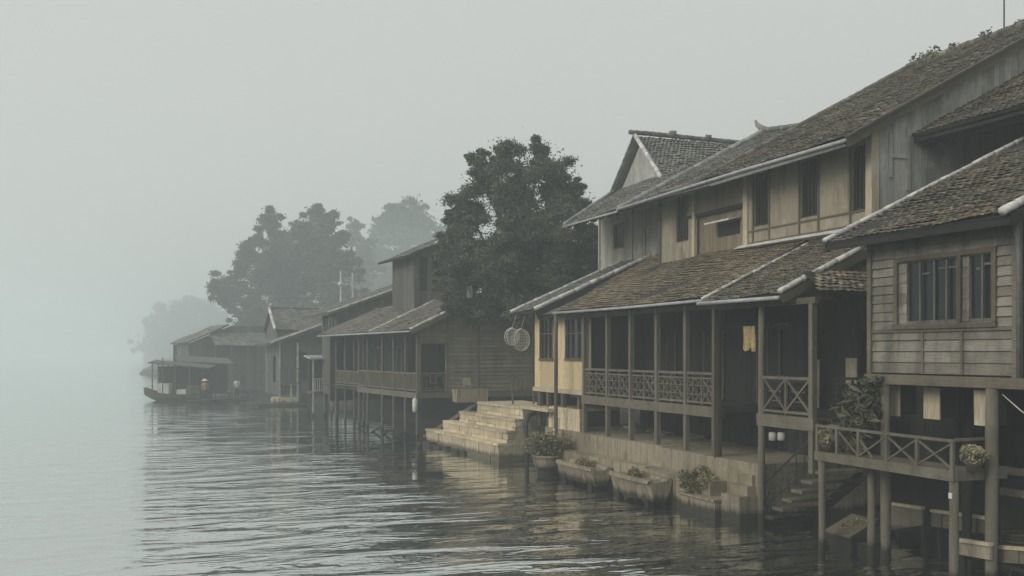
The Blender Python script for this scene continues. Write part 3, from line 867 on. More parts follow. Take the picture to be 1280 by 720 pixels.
# porch roof: one slope to the river, a narrow skirt of tiles to the near end
slp = math.atan(.47); vp = (math.cos(slp), 0, math.sin(slp)); OP = (14.08, 18.95, 5.50)
mb = MB(); tile_field(mb, OP, (0, 1, 0), vp, 3.35, 4.2, .18, .15, .024, .032); slope_slab(mb, OP, (0, 1, 0), vp, 3.35, 4.2, .06, 1)
pr = mb.build('roof', [M['tile'], M['wood_darkh']], por)
mb = MB(); capping(mb, on(OP, vp, .05, 22.32, .07), on(OP, vp, 4.2, 22.32, .07), .055); mb.build('ridge_cap', M['cap'], pr, True)
mb = MB(); capping(mb, on(OP, vp, .0, 18.98, .09), on(OP, vp, 2.5, 18.98, .09), .085); mb.build('ridge_cap', M['cap'], pr, True)
mb = MB(); mb.tube([(14.03, 18.95, 5.44), (14.03, 22.4, 5.46)], .05, 8); mb.build('gutter', M['gutter'], por, True)
# skirt
ks = math.atan(.62); vk = (0, math.cos(ks), math.sin(ks)); OK = (14.45, 18.05, 5.52)
mb = MB(); tile_field(mb, OK, (1, 0, 0), vk, 2.6, 1.05, .18, .15, .022, .022, inside=lambda u, v: v < u * 1.4 + .12)
slope_slab(mb, (14.7, 18.05, 5.52), (1, 0, 0), vk, 2.3, 1.05, .05, 1); mb.build('skirt_roof', [M['tile_brown'], M['wood_darkh']], por)
mb = MB(); mb.prism([(14.2, 19.0, 5.42), (17.2, 19.0, 5.42), (17.2, 19.0, 6.8)], (0, .04, 0)); mb.bar(on(OP, vp, 0, 18.93, -.1), on(OP, vp, 4.2, 18.93, -.1), .04, .18)
mb.build('gable_board', M['wood_brown'], por)

# wooden stairs under the porch with their iron rail
ws = thing('wooden_stairs', 'dark wooden stairs climbing from the water to the quay under the porch', 'stairs', (15.0, 18.8, 0))
pts = []
for i in range(6):
    y = 20.15 - i * .36; z = .22 + i * .26
    mb = MB(); mb.box(14.60, 15.75, y - .2, y + .2, z - .07, z, 0, .008); mb.build('tread', M['quay_wet'], ws)
for x in (15.77,):
    mb = MB(); mb.bar((x, 20.5, -.2), (x, 17.9, 1.62), .06, .24); mb.build('stringer', M['wood_dark'], ws)
ir = thing('iron_railing', 'ornate black iron railing beside the wooden stairs', 'railing', (14.66, 19.6, .5))
mb = MB()
for i in range(7):
    y = 20.25 - i * .28; z = .3 + i * .2
    mb.tube([(14.64, y, z), (14.64, y, z + .75)], .012, 6)
    mb.tube([(14.64, y - .14 + .09 * math.cos(t), z + .42 + .12 * math.sin(t)) for t in np.linspace(0, 5.5, 12)], .009, 5)
mb.build('bars', M['iron'], ir, True)
mb = MB(); mb.tube([(14.64, 20.3, 1.02), (14.64, 18.5, 2.3)], .02, 6); mb.tube([(14.64, 20.3, .45), (14.64, 18.5, 1.7)], .014, 6); mb.build('handrail', M['iron'], ir, True)
# two white lanterns
for i, px in enumerate((966, 977)):
    x, y, z = at_x(px, 551, 14.75)
    t = thing('white_lantern', ('left of two white drum lanterns hanging under the porch', 'right of two white drum lanterns hanging under the porch')[i], 'lantern', (x, y, z), 'white lanterns under the porch')
    mb = MB(); mb.lathe((x, y, z), [(.07, 0), (.098, .02), (.10, .1), (.098, .19), (.07, .21)], 16); mb.build('shade', M['lantern'], t, True)
    mb = MB(); mb.tube([(x, y, z + .2), (x, y, ZD - .07)], .006, 5); mb.build('cord', M['iron'], t, True)
# clothes on a line
x, y, z = at_x(936, 437, 14.95)
tw = thing('hanging_towel', 'yellow striped towel hung to dry in the dark porch opening', 'towel', (x, y, z))
V, Fc = [], []
n = 18
for i in range(n + 1):
    a = i / n; yy = y + .26 - a * .5
    for j in range(7):
        b = j / 6; V.append((x + .05 * math.sin(a * 19) * (1 - .4 * b) + .02 * math.sin(a * 7 + b * 3), yy + .012 * math.sin(a * 31), z + .60 * b - .05 * math.sin(a * 8) * (1 - b)))
for i in range(n):
    for j in range(6): Fc.append((i * 7 + j, (i + 1) * 7 + j, (i + 1) * 7 + j + 1, i * 7 + j + 1))
mb = MB(); mb.add(V, Fc); mb.add([(a + .015, b, c) for a, b, c in V], [tuple(reversed(f)) for f in Fc]); mb.build('cloth', M['cloth_y'], tw, True)
mb = MB(); mb.tube([(x, 19.9, z + .61), (x, 22.4, z + .60)], .012, 6); mb.build('line', M['iron'], tw, True)

# ---- the long verandah
ver = thing('long_verandah', 'long open verandah of five lattice bays under a brown tiled roof above the quay', 'verandah', (16, 27, 1.45))
VX = 14.80
vy = [Y_on(p, VX) for p in (731, 760, 789, 822, 858, 898)]
for y in vy:
    mb = MB(); sq_post(mb, VX, y, 1.44, 5.5, .135); mb.build('post', M['wood_post'], ver)
for a, b in zip(vy[1:], vy[:-1]):
    mb = MB(); balustrade(mb, 'X', VX, a + .07, b - .07, ZD + .02, ZD + .93, 'lattice', .05, 2); mb.build('balustrade', M['wood_beam'], ver)
mb = MB(); mb.box(VX - .09, VX - .068, vy[-1] - .1, vy[0] + .1, 2.45, ZD + .012, 0, .004); mb.box(VX - .066, VX + .10, vy[-1] - .08, vy[0] + .08, 2.47, ZD, 0, .004); mb.build('deck_beam', M['wood_beam'], ver)
mb = MB(); mb.box(VX + .1, 17.4, 22.4, 32.2, 2.60, 2.70); mb.build('deck', M['wood_darkh'], ver)
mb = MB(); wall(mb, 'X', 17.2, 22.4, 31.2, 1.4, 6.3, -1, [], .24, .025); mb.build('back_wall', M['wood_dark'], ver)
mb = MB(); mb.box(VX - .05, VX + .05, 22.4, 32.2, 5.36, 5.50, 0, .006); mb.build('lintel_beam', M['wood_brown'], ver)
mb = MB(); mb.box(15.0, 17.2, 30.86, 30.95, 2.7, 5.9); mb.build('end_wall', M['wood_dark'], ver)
mb = MB()
mb.box(14.95, 15.0, 30.70, 30.84, ZD, 5.4, 0, .004); mb.build('door_post', M['wood_pale'], ver)
for yd in (23.6, 26.4, 29.2):
    mb = MB(); mb.box(17.12, 17.165, yd - .55, yd + .55, ZD, 4.8, 0, .004)
    d = mb.build('door', M['wood_darkh'], ver)
    mb = MB()
    for q in (-.55, -.02, .5): mb.box(17.085, 17.118, yd + q, yd + q + .05, ZD, 4.85, 0, .003)
    mb.build('door_frame', M['wood_brown'], d)
slv = math.atan(.53); vq = (math.cos(slv), 0, math.sin(slv)); OV = (14.30, 22.30, 5.60)
mb = MB(); tile_field(mb, OV, (0, 1, 0), vq, 9.9, 5.0, .19, .165, .022, .035, jit=.8); slope_slab(mb, OV, (0, 1, 0), vq, 9.9, 5.0, .06, 1)
mb.build('roof', [M['tile_brown'], M['wood_darkh']], ver)
mb = MB(); mb.tube([(14.24, 22.35, 5.55), (14.24, 27, 5.54), (14.24, 32.2, 5.57)], .042, 8); mb.build('gutter', M['gutter'], ver, True)
mb = MB()
for y in np.arange(22.7, 32.2, .7): mb.bar(on(OV, vq, .05, y, -.1), on(OV, vq, 3.3, y, -.1), .06, .08)
mb.build('rafters', M['wood_dark'], ver)
# things stored on the quay under the deck
for i, (px, py, X, L) in enumerate(((783, 536, 16.3, .9), (820, 549, 16.6, 1.6), (866, 550, 16.8, 1.1))):
    x, y, z = at_x(px, py, X)
    t = thing('stacked_planks', ('short pale plank bundle on the quay under the far verandah bays', 'long plank bundle on the quay beneath the middle verandah bays', 'plank bundle on the quay beneath the nearest verandah bays')[i], 'planks', (x, y, 1.46), 'planks stored under the verandah')
    for k in range(3):
        mb = MB(); mb.bar((x + k * .09, y - L / 2 + R.uniform(-.1, .1), 1.50 + .07 * (k % 2)), (x + k * .09 + .1, y + L / 2, 1.52 + .07 * (k % 2)), .14, .05)
        mb.build('plank', M['wood_pale'] if i == 0 and k == 1 else M['wood_beam'], t)

# ================================================================== THE TALL HOUSES BEHIND
XU = 17.5
def rear_slope(mb, Or, Yn, Yf, s, run, m=1):
    """the boarded back of a roof, beyond its ridge"""
    a = math.atan(s)
    slope_slab(mb, Or, (0, 1, 0), (math.cos(a), 0, -math.sin(a)), Yf - Yn, run, .06, m)

big = thing('tall_house', 'tallest timber house, three dark upper windows and a grey plank gable above the porch roof', 'house', (22, 23.5, 1.5))
su = math.atan(.53); vu = (math.cos(su), 0, math.sin(su))
OU = (16.44, 19.6, 9.40)
ops = []
for pa, pb, t0, t1, b0 in ((943, 962, 228, 222, 282), (1001, 1023.5, 210, 200, 271), (1065, 1089, 190, 180, 262)):
    m_ = (pa + pb) / 2
    ops.append((Y_on(pb, XU), Y_on(pa, XU), Z_on(m_, b0, XU), 9.45))
UY0, UY1 = 19.87, Y_on(932, XU)
mb = MB(); wall(mb, 'X', XU, UY0, UY1, 6.6, 9.85, -1, ops, .95, .02, True, jit=.2, gap=.015); mb.build('wall', M['wood_tan'], big)
zs = sum(o[2] for o in ops) / 3 - .06
mb = MB()
mb.box(XU - .045, XU - .022, UY0 + .15, UY1 - .2, zs - .05, zs, 0, .003)
mb.box(XU - .045, XU - .022, UY0 + .15, UY1 - .2, 7.36, 7.46, 0, .003)
for y in [o[0] - .03 for o in ops] + [o[1] + .03 for o in ops]: mb.box(XU - .055, XU - .021, y - .03, y + .03, 7.3, 9.8, 0, .003)
mb.build('trim', M['wood_brown'], big)
for a0, a1, z0, z1 in ops:
    f = MB(); f.box(XU + .02, XU + .06, a0, a1, z0, z0 + .06, 0, .003); f.box(XU + .02, XU + .06, a0, a1, z1 - .05, z1, 0, .003)
    for q in (.2, .4, .6, .8): f.box(XU + .025, XU + .05, a0 + q * (a1 - a0) - .015, a0 + q * (a1 - a0) + .015, z0 + .06, z1 - .05)
    w_ = f.build('window', M['wood_dark'], big)
    f = MB(); f.box(XU + .065, XU + .075, a0, a1, z0, z1); f.build('pane', M['glass'], w_)
mb = MB(); mb.box(XU - .09, XU + .02, UY1 - .20, UY1 + .02, 7.2, 9.75, 0, .006); mb.build('corner_post', M['wood_pale'], big)
mb = MB(); mb.box(XU - .09, XU + .16, UY0 - .09, UY0 + .13, 7.1, 9.75, 0, .006); mb.build('corner_post', M['wood_pale'], big)
mb = MB(); mb.prism([(XU - .30, UY0 - .1, 7.28), (XU - .04, UY0 - .1, 7.40), (XU - .04, UY0 - .1, 7.24)], (0, UY1 - UY0 + .35, .02)); mb.build('flashing', M['cap'], big)
tp = lambda x: min(9.40 + .53 * (x - 16.44), 9.40 + .53 * (24.5 - 16.44) - .53 * (x - 24.5)) - .09
mb = MB(); wall(mb, 'Y', UY0, XU + .02, 31.5, 4.5, 13.9, -1, [], .22, .022, True, top=tp); mb.build('gable_wall', M['wood_grey_v'], big)
mb = MB()
for x, z0, z1, w in ((18.0, 8.6, 9.7, .1), (18.55, 8.3, 9.9, .12)): mb.box(x, x + w, UY0 - .06, UY0 - .028, z0, z1, 0, .004)
mb.box(18.0, 18.65, UY0 - .065, UY0 - .03, 9.1, 9.2, 0, .004)
mb.build('gable_battens', M['wood_grey_v'], big)
mb = MB(); wall(mb, 'Y', 25.36, XU + .02, 31.5, 4.5, 13.9, 1, [], .3, .022, True, top=tp); mb.box(31.4, 31.5, UY0, 25.3, 1.5, 9.8); mb.build('rear_wall', M['wood_darkh'], big)
mb = MB(); mb.box(19.6, 19.7, UY0 + .1, 25.25, 5.5, 10.5); mb.box(XU + .1, 19.6, UY0 + .1, 25.25, 7.25, 7.3); mb.build('inner_wall', M['wood_dark'], big)
mb = MB(); tile_field(mb, OU, (0, 1, 0), vu, 6.4, 9.1, .19, .16, .024, .035); slope_slab(mb, OU, (0, 1, 0), vu, 6.4, 9.1, .08, 1)
RX, RZ = OU[0] + 9.1 * vu[0], OU[2] + 9.1 * vu[2]
rear_slope(mb, (RX + .01, 19.6, RZ - .005), 19.6, 26.0, .53, 8)
rf = mb.build('roof', [M['tile'], M['wood_darkh']], big)
mb = MB(); capping(mb, (RX, 19.5, RZ + .08), (RX, 26.1, RZ + .08), .13, 0, .28); mb.build('ridge_cap', M['tile'], rf, True)
for y0_, y1_, h_ in ((24.8, 25.9, .30), (24.0, 24.3, .18), (22.7, 23.1, .24), (21.6, 21.8, .16)):
    mb = MB(); lf = np.concatenate([ball((RX, y, RZ + .12), h_ * R.uniform(.5, 1), 26, (.8, 1, 1.1)) for y in np.arange(y0_, y1_ + .01, .12)]); leaves(mb, lf, .06); mb.build('ridge_weeds', M['leaf'], rf)
mb = MB(); capping(mb, on(OU, vu, 0, 25.96, .07), on(OU, vu, 9.0, 25.96, .07), .10); mb.build('verge_cap', M['tile'], rf, True)
mb = MB(); mb.bar(on(OU, vu, 0, 19.56, -.12), on(OU, vu, 9.1, 19.56, -.12), .05, .22); mb.bar(on(OU, vu, 0, 19.52, .045), on(OU, vu, 9.1, 19.52, .045), .14, .05); mb.build('barge_board', M['wood_brown'], big)
mb = MB()
for y in np.arange(19.9, 26, .6): mb.bar(on(OU, vu, .04, y, -.13), on(OU, vu, 1.3, y, -.13), .07, .09)
mb.build('rafters', M['wood_dark'], big)
mb = MB(); mb.tube([(16.37, 19.50, 9.33), (16.37, 24, 9.33), (16.37, 31.4, 9.24)], .05, 8); mb.bar((16.46, 19.6, 9.27), (16.46, 31.4, 9.18), .04, .12); mb.build('gutter', M['gutter'], big, True)
mb = MB(); ax, ay, az = at_y(1258, 0, 23.0); mb.tube([(RX, 22.2, RZ), (RX, 22.2, RZ + 1.9)], .022, 6); mb.build('antenna', M['iron'], big, True)
# the roof over the upstairs gallery beside the gable
OL = (18.72, 14.6, 9.72); sl2 = math.atan(.5); vl = (math.cos(sl2), 0, math.sin(sl2))
mb = MB(); tile_field(mb, OL, (0, 1, 0), vl, 5.2, 5.5, .18, .155, .028, .035); slope_slab(mb, OL, (0, 1, 0), vl, 5.2, 5.5, .08, 1); mb.build('gallery_roof', [M['tile'], M['wood_darkh']], big)
mb = MB(); mb.box(18.78, 18.84, 14.6, 19.80, 9.52, 9.60, 0, .004); mb.box(19.0, 19.14, 14.6, 19.8, 9.44, 9.6, 0, .004); mb.build('gallery_beam', M['wood_dark'], big)
ops2 = [(17.6, 18.5, 6, 9.35), (15.6, 16.6, 6, 9.35)]
mb = MB(); wall(mb, 'X', 20.46, 14.6, 19.80, 6.0, 10.55, -1, ops2, .3, .02); mb.box(21.0, 21.1, 14.6, 19.8, 6, 10.5); mb.box(20.4, 24, 14.5, 14.6, 5, 12.1); mb.build('gallery_wall', M['wood_brown'], big)

# ---- second house in the back row
mid = thing('upper_house', 'brown timber house with an upswept tiled ridge end, second in the back row', 'house', (21, 29, 1.5))
OM = (16.44, 25.6, 9.20)
KH = .42                                      # its top edge falls away to the tall house as a hip
mb = MB(); tile_field(mb, OM, (0, 1, 0), vu, 5.9, 7.0, .18, .16, .024, .032, inside=lambda u, v: v < 6.95 - (5.8 - u) * KH)
MX, MZ = OM[0] + 7 * vu[0], OM[2] + 7 * vu[2]
mq = lambda u, v, d: (OM[0] + vu[0] * v, OM[1] + u, OM[2] + vu[2] * v - d)
vt = 7 - 5.8 * KH
mb.hexa([mq(0, 0, .08), mq(5.9, 0, .08), mq(5.9, 7, .08), mq(0, vt, .08), mq(0, 0, 0), mq(5.9, 0, 0), mq(5.9, 7, 0), mq(0, vt, 0)], 1)
mb.add([mq(0, vt, .02), mq(5.9, 7, .02), (MX + 5, 31.5, MZ - 2.6), (MX + 3, 25.9, MZ - 3.6)], [(0, 1, 2, 3)], 1)
rf = mb.build('roof', [M['tile_grey'], M['wood_darkh']], mid)
mb = MB(); capping(mb, mq(5.82, 0, -.08), mq(5.82, 7.0, -.08), .12); mb.build('verge_cap', M['cap_grey'], rf, True)
h0, h1_ = Vector(mq(.2, vt + .1, -.06)), Vector(mq(5.75, 6.95, -.10))
mb = MB(); capping(mb, h0, h1_, .11)
tip = [h1_ + Vector(q) for q in ((0, 0, 0), (-.02, .2, .10), (-.05, .42, .27), (-.08, .52, .46))]
mb.tube(tip, [.13, .12, .09, .04], 8); mb.build('ridge_cap', M['tile_grey'], rf, True)
ya, yb = Y_on(868, XU), Y_on(826, XU)
wn = (Y_on(861, XU), Y_on(846, XU), Z_on(853, 302, XU), 9.6)
mb = MB(); wall(mb, 'X', XU, ya, yb, 6.8, 9.8, -1, [wn], .5, .02, True, jit=.2); mb.build('wall', M['wood_tan'], mid)
f = MB(); f.box(XU + .02, XU + .06, wn[0], wn[1], wn[2], wn[2] + .06); 
for q in (.25, .5, .75): f.box(XU + .025, XU + .05, wn[0] + q * (wn[1] - wn[0]) - .015, wn[0] + q * (wn[1] - wn[0]) + .015, wn[2], wn[3])
w_ = f.build('window', M['wood_dark'], mid)
f = MB(); f.box(XU + .065, XU + .075, *wn); f.build('pane', M['glass'], w_)
mb = MB(); mb.box(XU - .07, XU + .05, yb - .08, yb + .06, 6.9, 9.75, 0, .005); mb.build('corner_post', M['wood_brown'], mid)
mb = MB(); mb.box(XU - .08, XU + .03, ya - .12, ya + .04, 6.9, 9.4, 0, .005); mb.build('corner_post', M['wood_pale'], mid)
XR = 17.64
mb = MB(); wall(mb, 'X', XR, UY1 + .02, ya + .5, 6.5, 8.62, -1, [], .2, .022); wall(mb, 'X', XR - .12, UY1 + .02, ya + .5, 8.7, 9.66, -1, [], .2, .022); mb.build('recessed_wall', M['wood_mid'], mid)
mb = MB(); mb.box(XR - .17, XR - .01, UY1 + .02, ya + .4, 8.58, 8.70, 0, .005); mb.build('wall_beam', M['wood_dark'], mid)
aw0, aw1 = Y_on(928, XR), Y_on(897, XR); az = Z_on(912, 277, XR)
mb = MB(); mb.hexa([(XR - .5, aw0, az - .05), (XR, aw0, az + .06), (XR, aw1, az + .06), (XR - .5, aw1, az - .05), (XR - .5, aw0, az), (XR, aw0, az + .12), (XR, aw1, az + .12), (XR - .5, aw1, az)]); a_ = mb.build('awning', M['cap'], mid)
mb = MB(); mb.box(XR - .06, XR - .03, aw0 + .1, aw1 - .1, az - .42, az - .02, 0, .004); mb.build('hatch', M['wood_dark'], mid)
mb = MB(); mb.box(XR + .8, XR + .9, UY1, 31, 6, 9.9); mb.box(XU, XR + .8, yb - .1, yb - .02, 6.5, 9.8); mb.build('inner_wall', M['wood_dark'], mid)

# ---- third house in the back row, with the gable to the river
far3 = thing('gabled_house', 'grey plank house whose steep roof gable faces the river, behind the big leafy tree', 'house', (20.5, 36, 1.5))
OG = (16.55, 31.5, 9.26)
mb = MB(); tile_field(mb, OG, (0, 1, 0), vu, 8.8, 4.9, .18, .165, .03, .03, inside=lambda u, v: u < 4.75 + v * .70)
gq = lambda u, v, d: (OG[0] + vu[0] * v, OG[1] + u, OG[2] + vu[2] * v - d)
mb.hexa([gq(0, 0, .08), gq(4.75, 0, .08), gq(8.15, 4.9, .08), gq(0, 4.9, .08), gq(0, 0, 0), gq(4.75, 0, 0), gq(8.15, 4.9, 0), gq(0, 4.9, 0)], 1); rf = mb.build('roof', [M['tile_grey'], M['wood_darkh']], far3)
mb = MB(); capping(mb, gq(4.78, 0, -.07), gq(8.2, 4.9, -.07), .09); mb.build('verge_cap', M['cap_grey'], rf, True)
mb = MB(); mb.tube([(16.48, 31.6, 9.2), (16.48, 36.3, 9.2)], .045, 8); mb.build('gutter', M['gutter'], far3, True)
X4 = 18.9
wn = (Y_on(780, X4), Y_on(769, X4), Z_on(775, 309, X4), Z_on(775, 281, X4))
mb = MB(); wall(mb, 'X', X4, Y_on(826, X4), 37.9, 5.5, 10.4, -1, [wn], .21, .022); mb.build('wall', M['wood_greybrown'], far3)
mb = MB(); mb.box(X4 + .6, X4 + .7, 31, 37.8, 5, 10.3); mb.box(X4, 21, 37.9, 38.0, 5, 10.4); mb.build('inner_wall', M['wood_dark'], far3)
f = MB(); f.box(X4 - .05, X4 + .05, wn[0] - .05, wn[0], wn[2] - .05, wn[3] + .05); f.box(X4 - .05, X4 + .05, wn[1], wn[1] + .05, wn[2] - .05, wn[3] + .05); f.box(X4 - .05, X4 + .05, wn[0], wn[1], wn[2] - .05, wn[2]); f.box(X4 - .05, X4 + .05, wn[0], wn[1], wn[3], wn[3] + .05)
w_ = f.build('window', M['wood_brown'], far3); f = MB(); f.box(X4 + .02, X4 + .03, *wn); f.build('pane', M['glass'], w_)
for y in (Y_on(791, X4), 37.8, Y_on(807, X4)):
    mb = MB(); mb.box(X4 - .08, X4 - .02, y - .06, y + .06, 6.5, 10.3, 0, .005); mb.build('wall_batten', M['wood_greybrown'], far3)
mb = MB()
for y in np.arange(31.9, 36.2, .7): mb.bar(on(OG, vu, .05, y, -.13), on(OG, vu, 3.4, y, -.13), .07, .09)
mb.build('rafters', M['wood_dark'], far3)
GX, GYm, GZ0, GZ1, hw = 20.5, 37.15, 11.0, 13.30, 2.35
mb = MB()
mb.prism([(GX, GYm - hw + .25, GZ0), (GX, GYm + hw - .25, GZ0), (GX, GYm, GZ1 - .22)], (.08, 0, 0)); mb.build('gable', M['wood_grey_v'], far3)
ag = math.atan2(GZ1 - GZ0, hw)
for sgn in (-1, 1):
    Og = (GX - .3, GYm + sgn * hw * 1.04, GZ0 - .09); vg = (0, -sgn * math.cos(ag), math.sin(ag)); lg = math.hypot(hw * 1.04, GZ1 - GZ0 + .09)
    mb = MB()
    if sgn < 0: tile_field(mb, Og, (1, 0, 0), vg, 7, lg, .18, .165, .03, .03)
    slope_slab(mb, Og, (1, 0, 0), vg, 7, lg, .06, 1 if sgn < 0 else 0)
    r_ = mb.build('gable_roof', [M['tile_grey'], M['wood_darkh']], far3)
    mb = MB(); capping(mb, (GX - .32, Og[1], Og[2] + .06), (GX - .32, GYm, GZ1 + .06), .11 if sgn < 0 else .08); mb.build('verge_cap', M['cap'] if sgn < 0 else M['tile_grey'], r_, True)
mb = MB(); capping(mb, (GX - .55, GYm, GZ1 + .16), (GX + 6.7, GYm, GZ1 + .12), .12); mb.box(GX + 1.4, GX + 1.65, GYm - .1, GYm + .1, GZ1 + .1, GZ1 + .36, 0, .02); mb.box(GX + 3.2, GX + 3.4, GYm - .1, GYm + .1, GZ1 + .1, GZ1 + .34, 0, .02); mb.build('ridge_cap', M['tile_grey'], far3, True)
mb = MB(); mb.box(GX + .08, GX + 6.6, GYm - hw + .3, GYm - hw + .36, 9, GZ0); mb.box(GX + .08, 27, 39.3, 39.4, 5, 11); mb.build('side_wall', M['wood_darkh'], far3)

# ================================================================== YELLOW HOUSE
yel = thing('yellow_house', 'small yellow limewashed house on short piers between the steps and the verandah', 'house', (16.5, 33, 1))
XY = 14.95; yy0, yy1 = 30.97, Y_on(668, XY)
wins = []
for pa, pb, pt, pbm in ((675, 692, 397, 450), (707, 729.5, 396, 450)):
    wins.append((Y_on(pb, XY), Y_on(pa, XY), Z_on((pa + pb) / 2, pbm, XY), Z_on((pa + pb) / 2, pt, XY)))
mb = MB()
cuts = sorted([yy0, yy1] + [q for w in wins for q in w[:2]])
for a, b in zip(cuts[:-1], cuts[1:]):
    mid_ = (a + b) / 2
    for z0, z1 in spans(2.86, 5.75, [(w[2], w[3]) for w in wins if w[0] < mid_ < w[1]]): mb.box(XY, XY + .12, a, b, z0, z1)
mb.build('wall', M['yellow'], yel)
for w in wins:
    FR = None
    f = window(yel, 'X', XY, -1, *w, fw=.08, bars=2, hbar=(.62,), mat=M['wood_brown'], depth=.06)
mb = MB(); mb.box(XY - .05, XY + .1, yy0, yy1 + .05, 2.70, 2.856, 0, .004); mb.build('sill_beam', M['wood_pale'], yel)
mb = MB(); mb.box(XY - .05, XY + .06, yy1 - .03, yy1 + .07, 2.72, 5.7, 0, .004); mb.build('corner_post', M['wood_dark'], yel)
mb = MB(); mb.box(XY + .12, 19.5, yy1 - .1, yy1, 2.0, 6.2); mb.box(19.4, 19.5, yy0, yy1, 2, 7.5); mb.box(XY + .12, 19.4, yy0, yy1, 2.72, 2.8); mb.box(XY + 1.5, XY + 1.6, yy0, yy1, 2.8, 5.9); mb.build('rear_wall', M['wood_darkh'], yel)
for y in (31.6, 33.0, 34.3, 35.1):
    mb = MB(); mb.box(XY - .02, XY + .12, y - .08, y + .08, 1.4, 2.69, 0, .006); mb.build('pier', M['wood_brown'], yel)
mb = MB(); round_post(mb, 14.28, Y_on(695, 14.28), .6, 5.55, .07, 0, .01); mb.build('post', M['wood_brown'], yel, True)
mb = MB(); mb.tube([(14.22, 32.06, .8), (14.22, 32.06, 1.5)], .045, 8); mb.build('pipe', M['white'], yel, True)
sy = math.atan(.44); vyl = (math.cos(sy), 0, math.sin(sy)); OYl = (14.15, 33.5, 5.72)
mb = MB(); tile_field(mb, OYl, (0, 1, 0), vyl, 2.4, 5.25, .19, .165, .024, .03); slope_slab(mb, OYl, (0, 1, 0), vyl, 2.4, 5.25, .06, 1); rf = mb.build('roof', [M['tile_grey'], M['wood_darkh']], yel)
mb = MB(); capping(mb, on(OYl, vyl, -.05, 33.5, .08), on(OYl, vyl, 5.25, 33.5, .08), .10); mb.build('ridge_cap', M['cap'], rf, True)
mb = MB(); capping(mb, on(OYl, vyl, -.05, 35.9, .07), on(OYl, vyl, 5.25, 35.9, .07), .075); mb.build('ridge_cap', M['cap'], rf, True)
mb = MB(); mb.bar(on(OYl, vyl, 0, 33.46, -.18), on(OYl, vyl, 6, 33.46, -.18), .05, .36); mb.build('barge_board', M['wood_dark'], yel)
OF2 = (14.36, 32.22, 5.50); mb = MB(); tile_field(mb, OF2, (0, 1, 0), vyl, 1.2, 5.4, .19, .165, .022, .03); slope_slab(mb, OF2, (0, 1, 0), vyl, 1.2, 5.4, .05, 1); mb.build('lower_roof', [M['tile_grey'], M['wood_darkh']], yel)
sw = thing('stone_wall', 'pale low stone wall under the yellow house, between the slab and the verandah', 'wall', (15.2, 32.3, .5))
mb = MB(); yy = 31.05
while yy < 33.7:
    n = min(33.7, yy + R.uniform(.5, .9)); mb.box(14.72, 14.93, yy, n - .012, 1.0, 1.8, 0, .012); mb.box(14.73, 14.93, yy, n - .02, 1.81, 2.2, 0, .012); yy = n
mb.build('blocks', M['stone'], sw)

# ================================================================== RIVER STEPS
FS = Frame(13.45, 35.55, 3.2)
stp = thing('river_steps', 'broad pale stone steps going down to the river in four tiers', 'steps', (15, 39, 0))
def block_row(mb, x0, x1, y0, y1, z0, z1, ln=.9, j=.012, rows=2):
    h = (z1 - z0) / rows
    for r in range(rows):
        y = y0; zz = z0 + r * h
        first = True
        while y < y1 - .05:
            n = y + ln * R.uniform(.6, 1.35) * (.5 if first and r % 2 else 1); first = False
            if y1 - n < .3: n = y1
            mb.box(x0 + R.uniform(-.02, .02), x0 + .35, y, n - .008, zz, zz + h - .006, 0, j); y = n
for x0, y1, z, pz in ((0, 8.2, .71, -.25), (.36, 6.9, 1.17, .60), (.70, 5.8, 1.62, 1.06), (1.02, 4.6, 2.08, 1.5)):
    mb = MB(FS); block_row(mb, x0, x0 + .3, 0, y1, pz, z - .10)
    y = 0
    while y < y1 - .05:                                  # tread slabs with a small worn nosing
        n = min(y1, y + R.uniform(1.0, 1.7)); n = y1 if y1 - n < .4 else n
        mb.box(x0 - .035, 3.2 if z > 2 else x0 + .5, y, n - .008, z - .10, z, 0, .010); y = n
    mb.box(x0 + .352, 3.1, .02, y1 - .02, pz - .4, z - .105)
    mb.build('tier', M['stone'], stp)
mb = MB(FS); rough_block(mb, .18, .8, .1, 8.0, -1.2, -.2, 14, .08); mb.build('footing', M['quay_wet'], stp)
mb = MB(FS); rough_block(mb, -.25, .2, 3.2, 8.6, -.5, .14, 12, .10); mb.build('rubble_edge', M['quay'], stp)
mb = MB(FS); mb.bar((1.3, 4.9, 2.05), (.2, 9.0, .25), .10, .16); mb.build('side_ramp', M['wood_brown'], stp)
mb = MB(); mb.box(14.36, 17.3, 32.95, 35.5, 2.02, 2.14, 0, .01); mb.build('side_slab', M['stone'], stp)
mb = MB(); mb.box(15.6, 17.3, 33.0, 35.5, .2, 2.0); mb.build('niche_wall', M['wood_dark'], stp)
pp = thing('drain_pipe', 'curved black pipe hanging from the dark niche beside the steps', 'pipe', (14.45, 34.9, .2))
mb = MB(); mb.tube([(14.9, 35.35, 1.85), (14.6, 35.3, 1.75), (14.42, 35.15, 1.4), (14.36, 34.95, .9), (14.36, 34.85, -.2)], .07, 8); tag(pp, pp['label'], 'pipe'); mb.build('pipe_run', M['iron'], pp, True)
bx = FS.pt(1.75, 4.0, 2.08)
cb = MB(); 
p0, p1 = at_y(570, 503, 40.2), at_y(609, 503, 40.2)
cb.box(p0[0], p1[0], 40.1, 40.7, 2.07, 2.62, 0, .015); o = cb.build('concrete_block', M['quay']); tag(o, 'rectangular stone block standing on the top tier of the river steps', 'block')
pq = at_y(587, 488, 40.5); sg = thing('notice_board', 'small blank notice board on a stake behind the stone block', 'sign', (pq[0], 40.9, 2.1))
mb = MB(); mb.box(pq[0] - .02, pq[0] + .02, 40.88, 40.92, 2.0, 2.9); mb.build('stake', M['wood_brown'], sg)
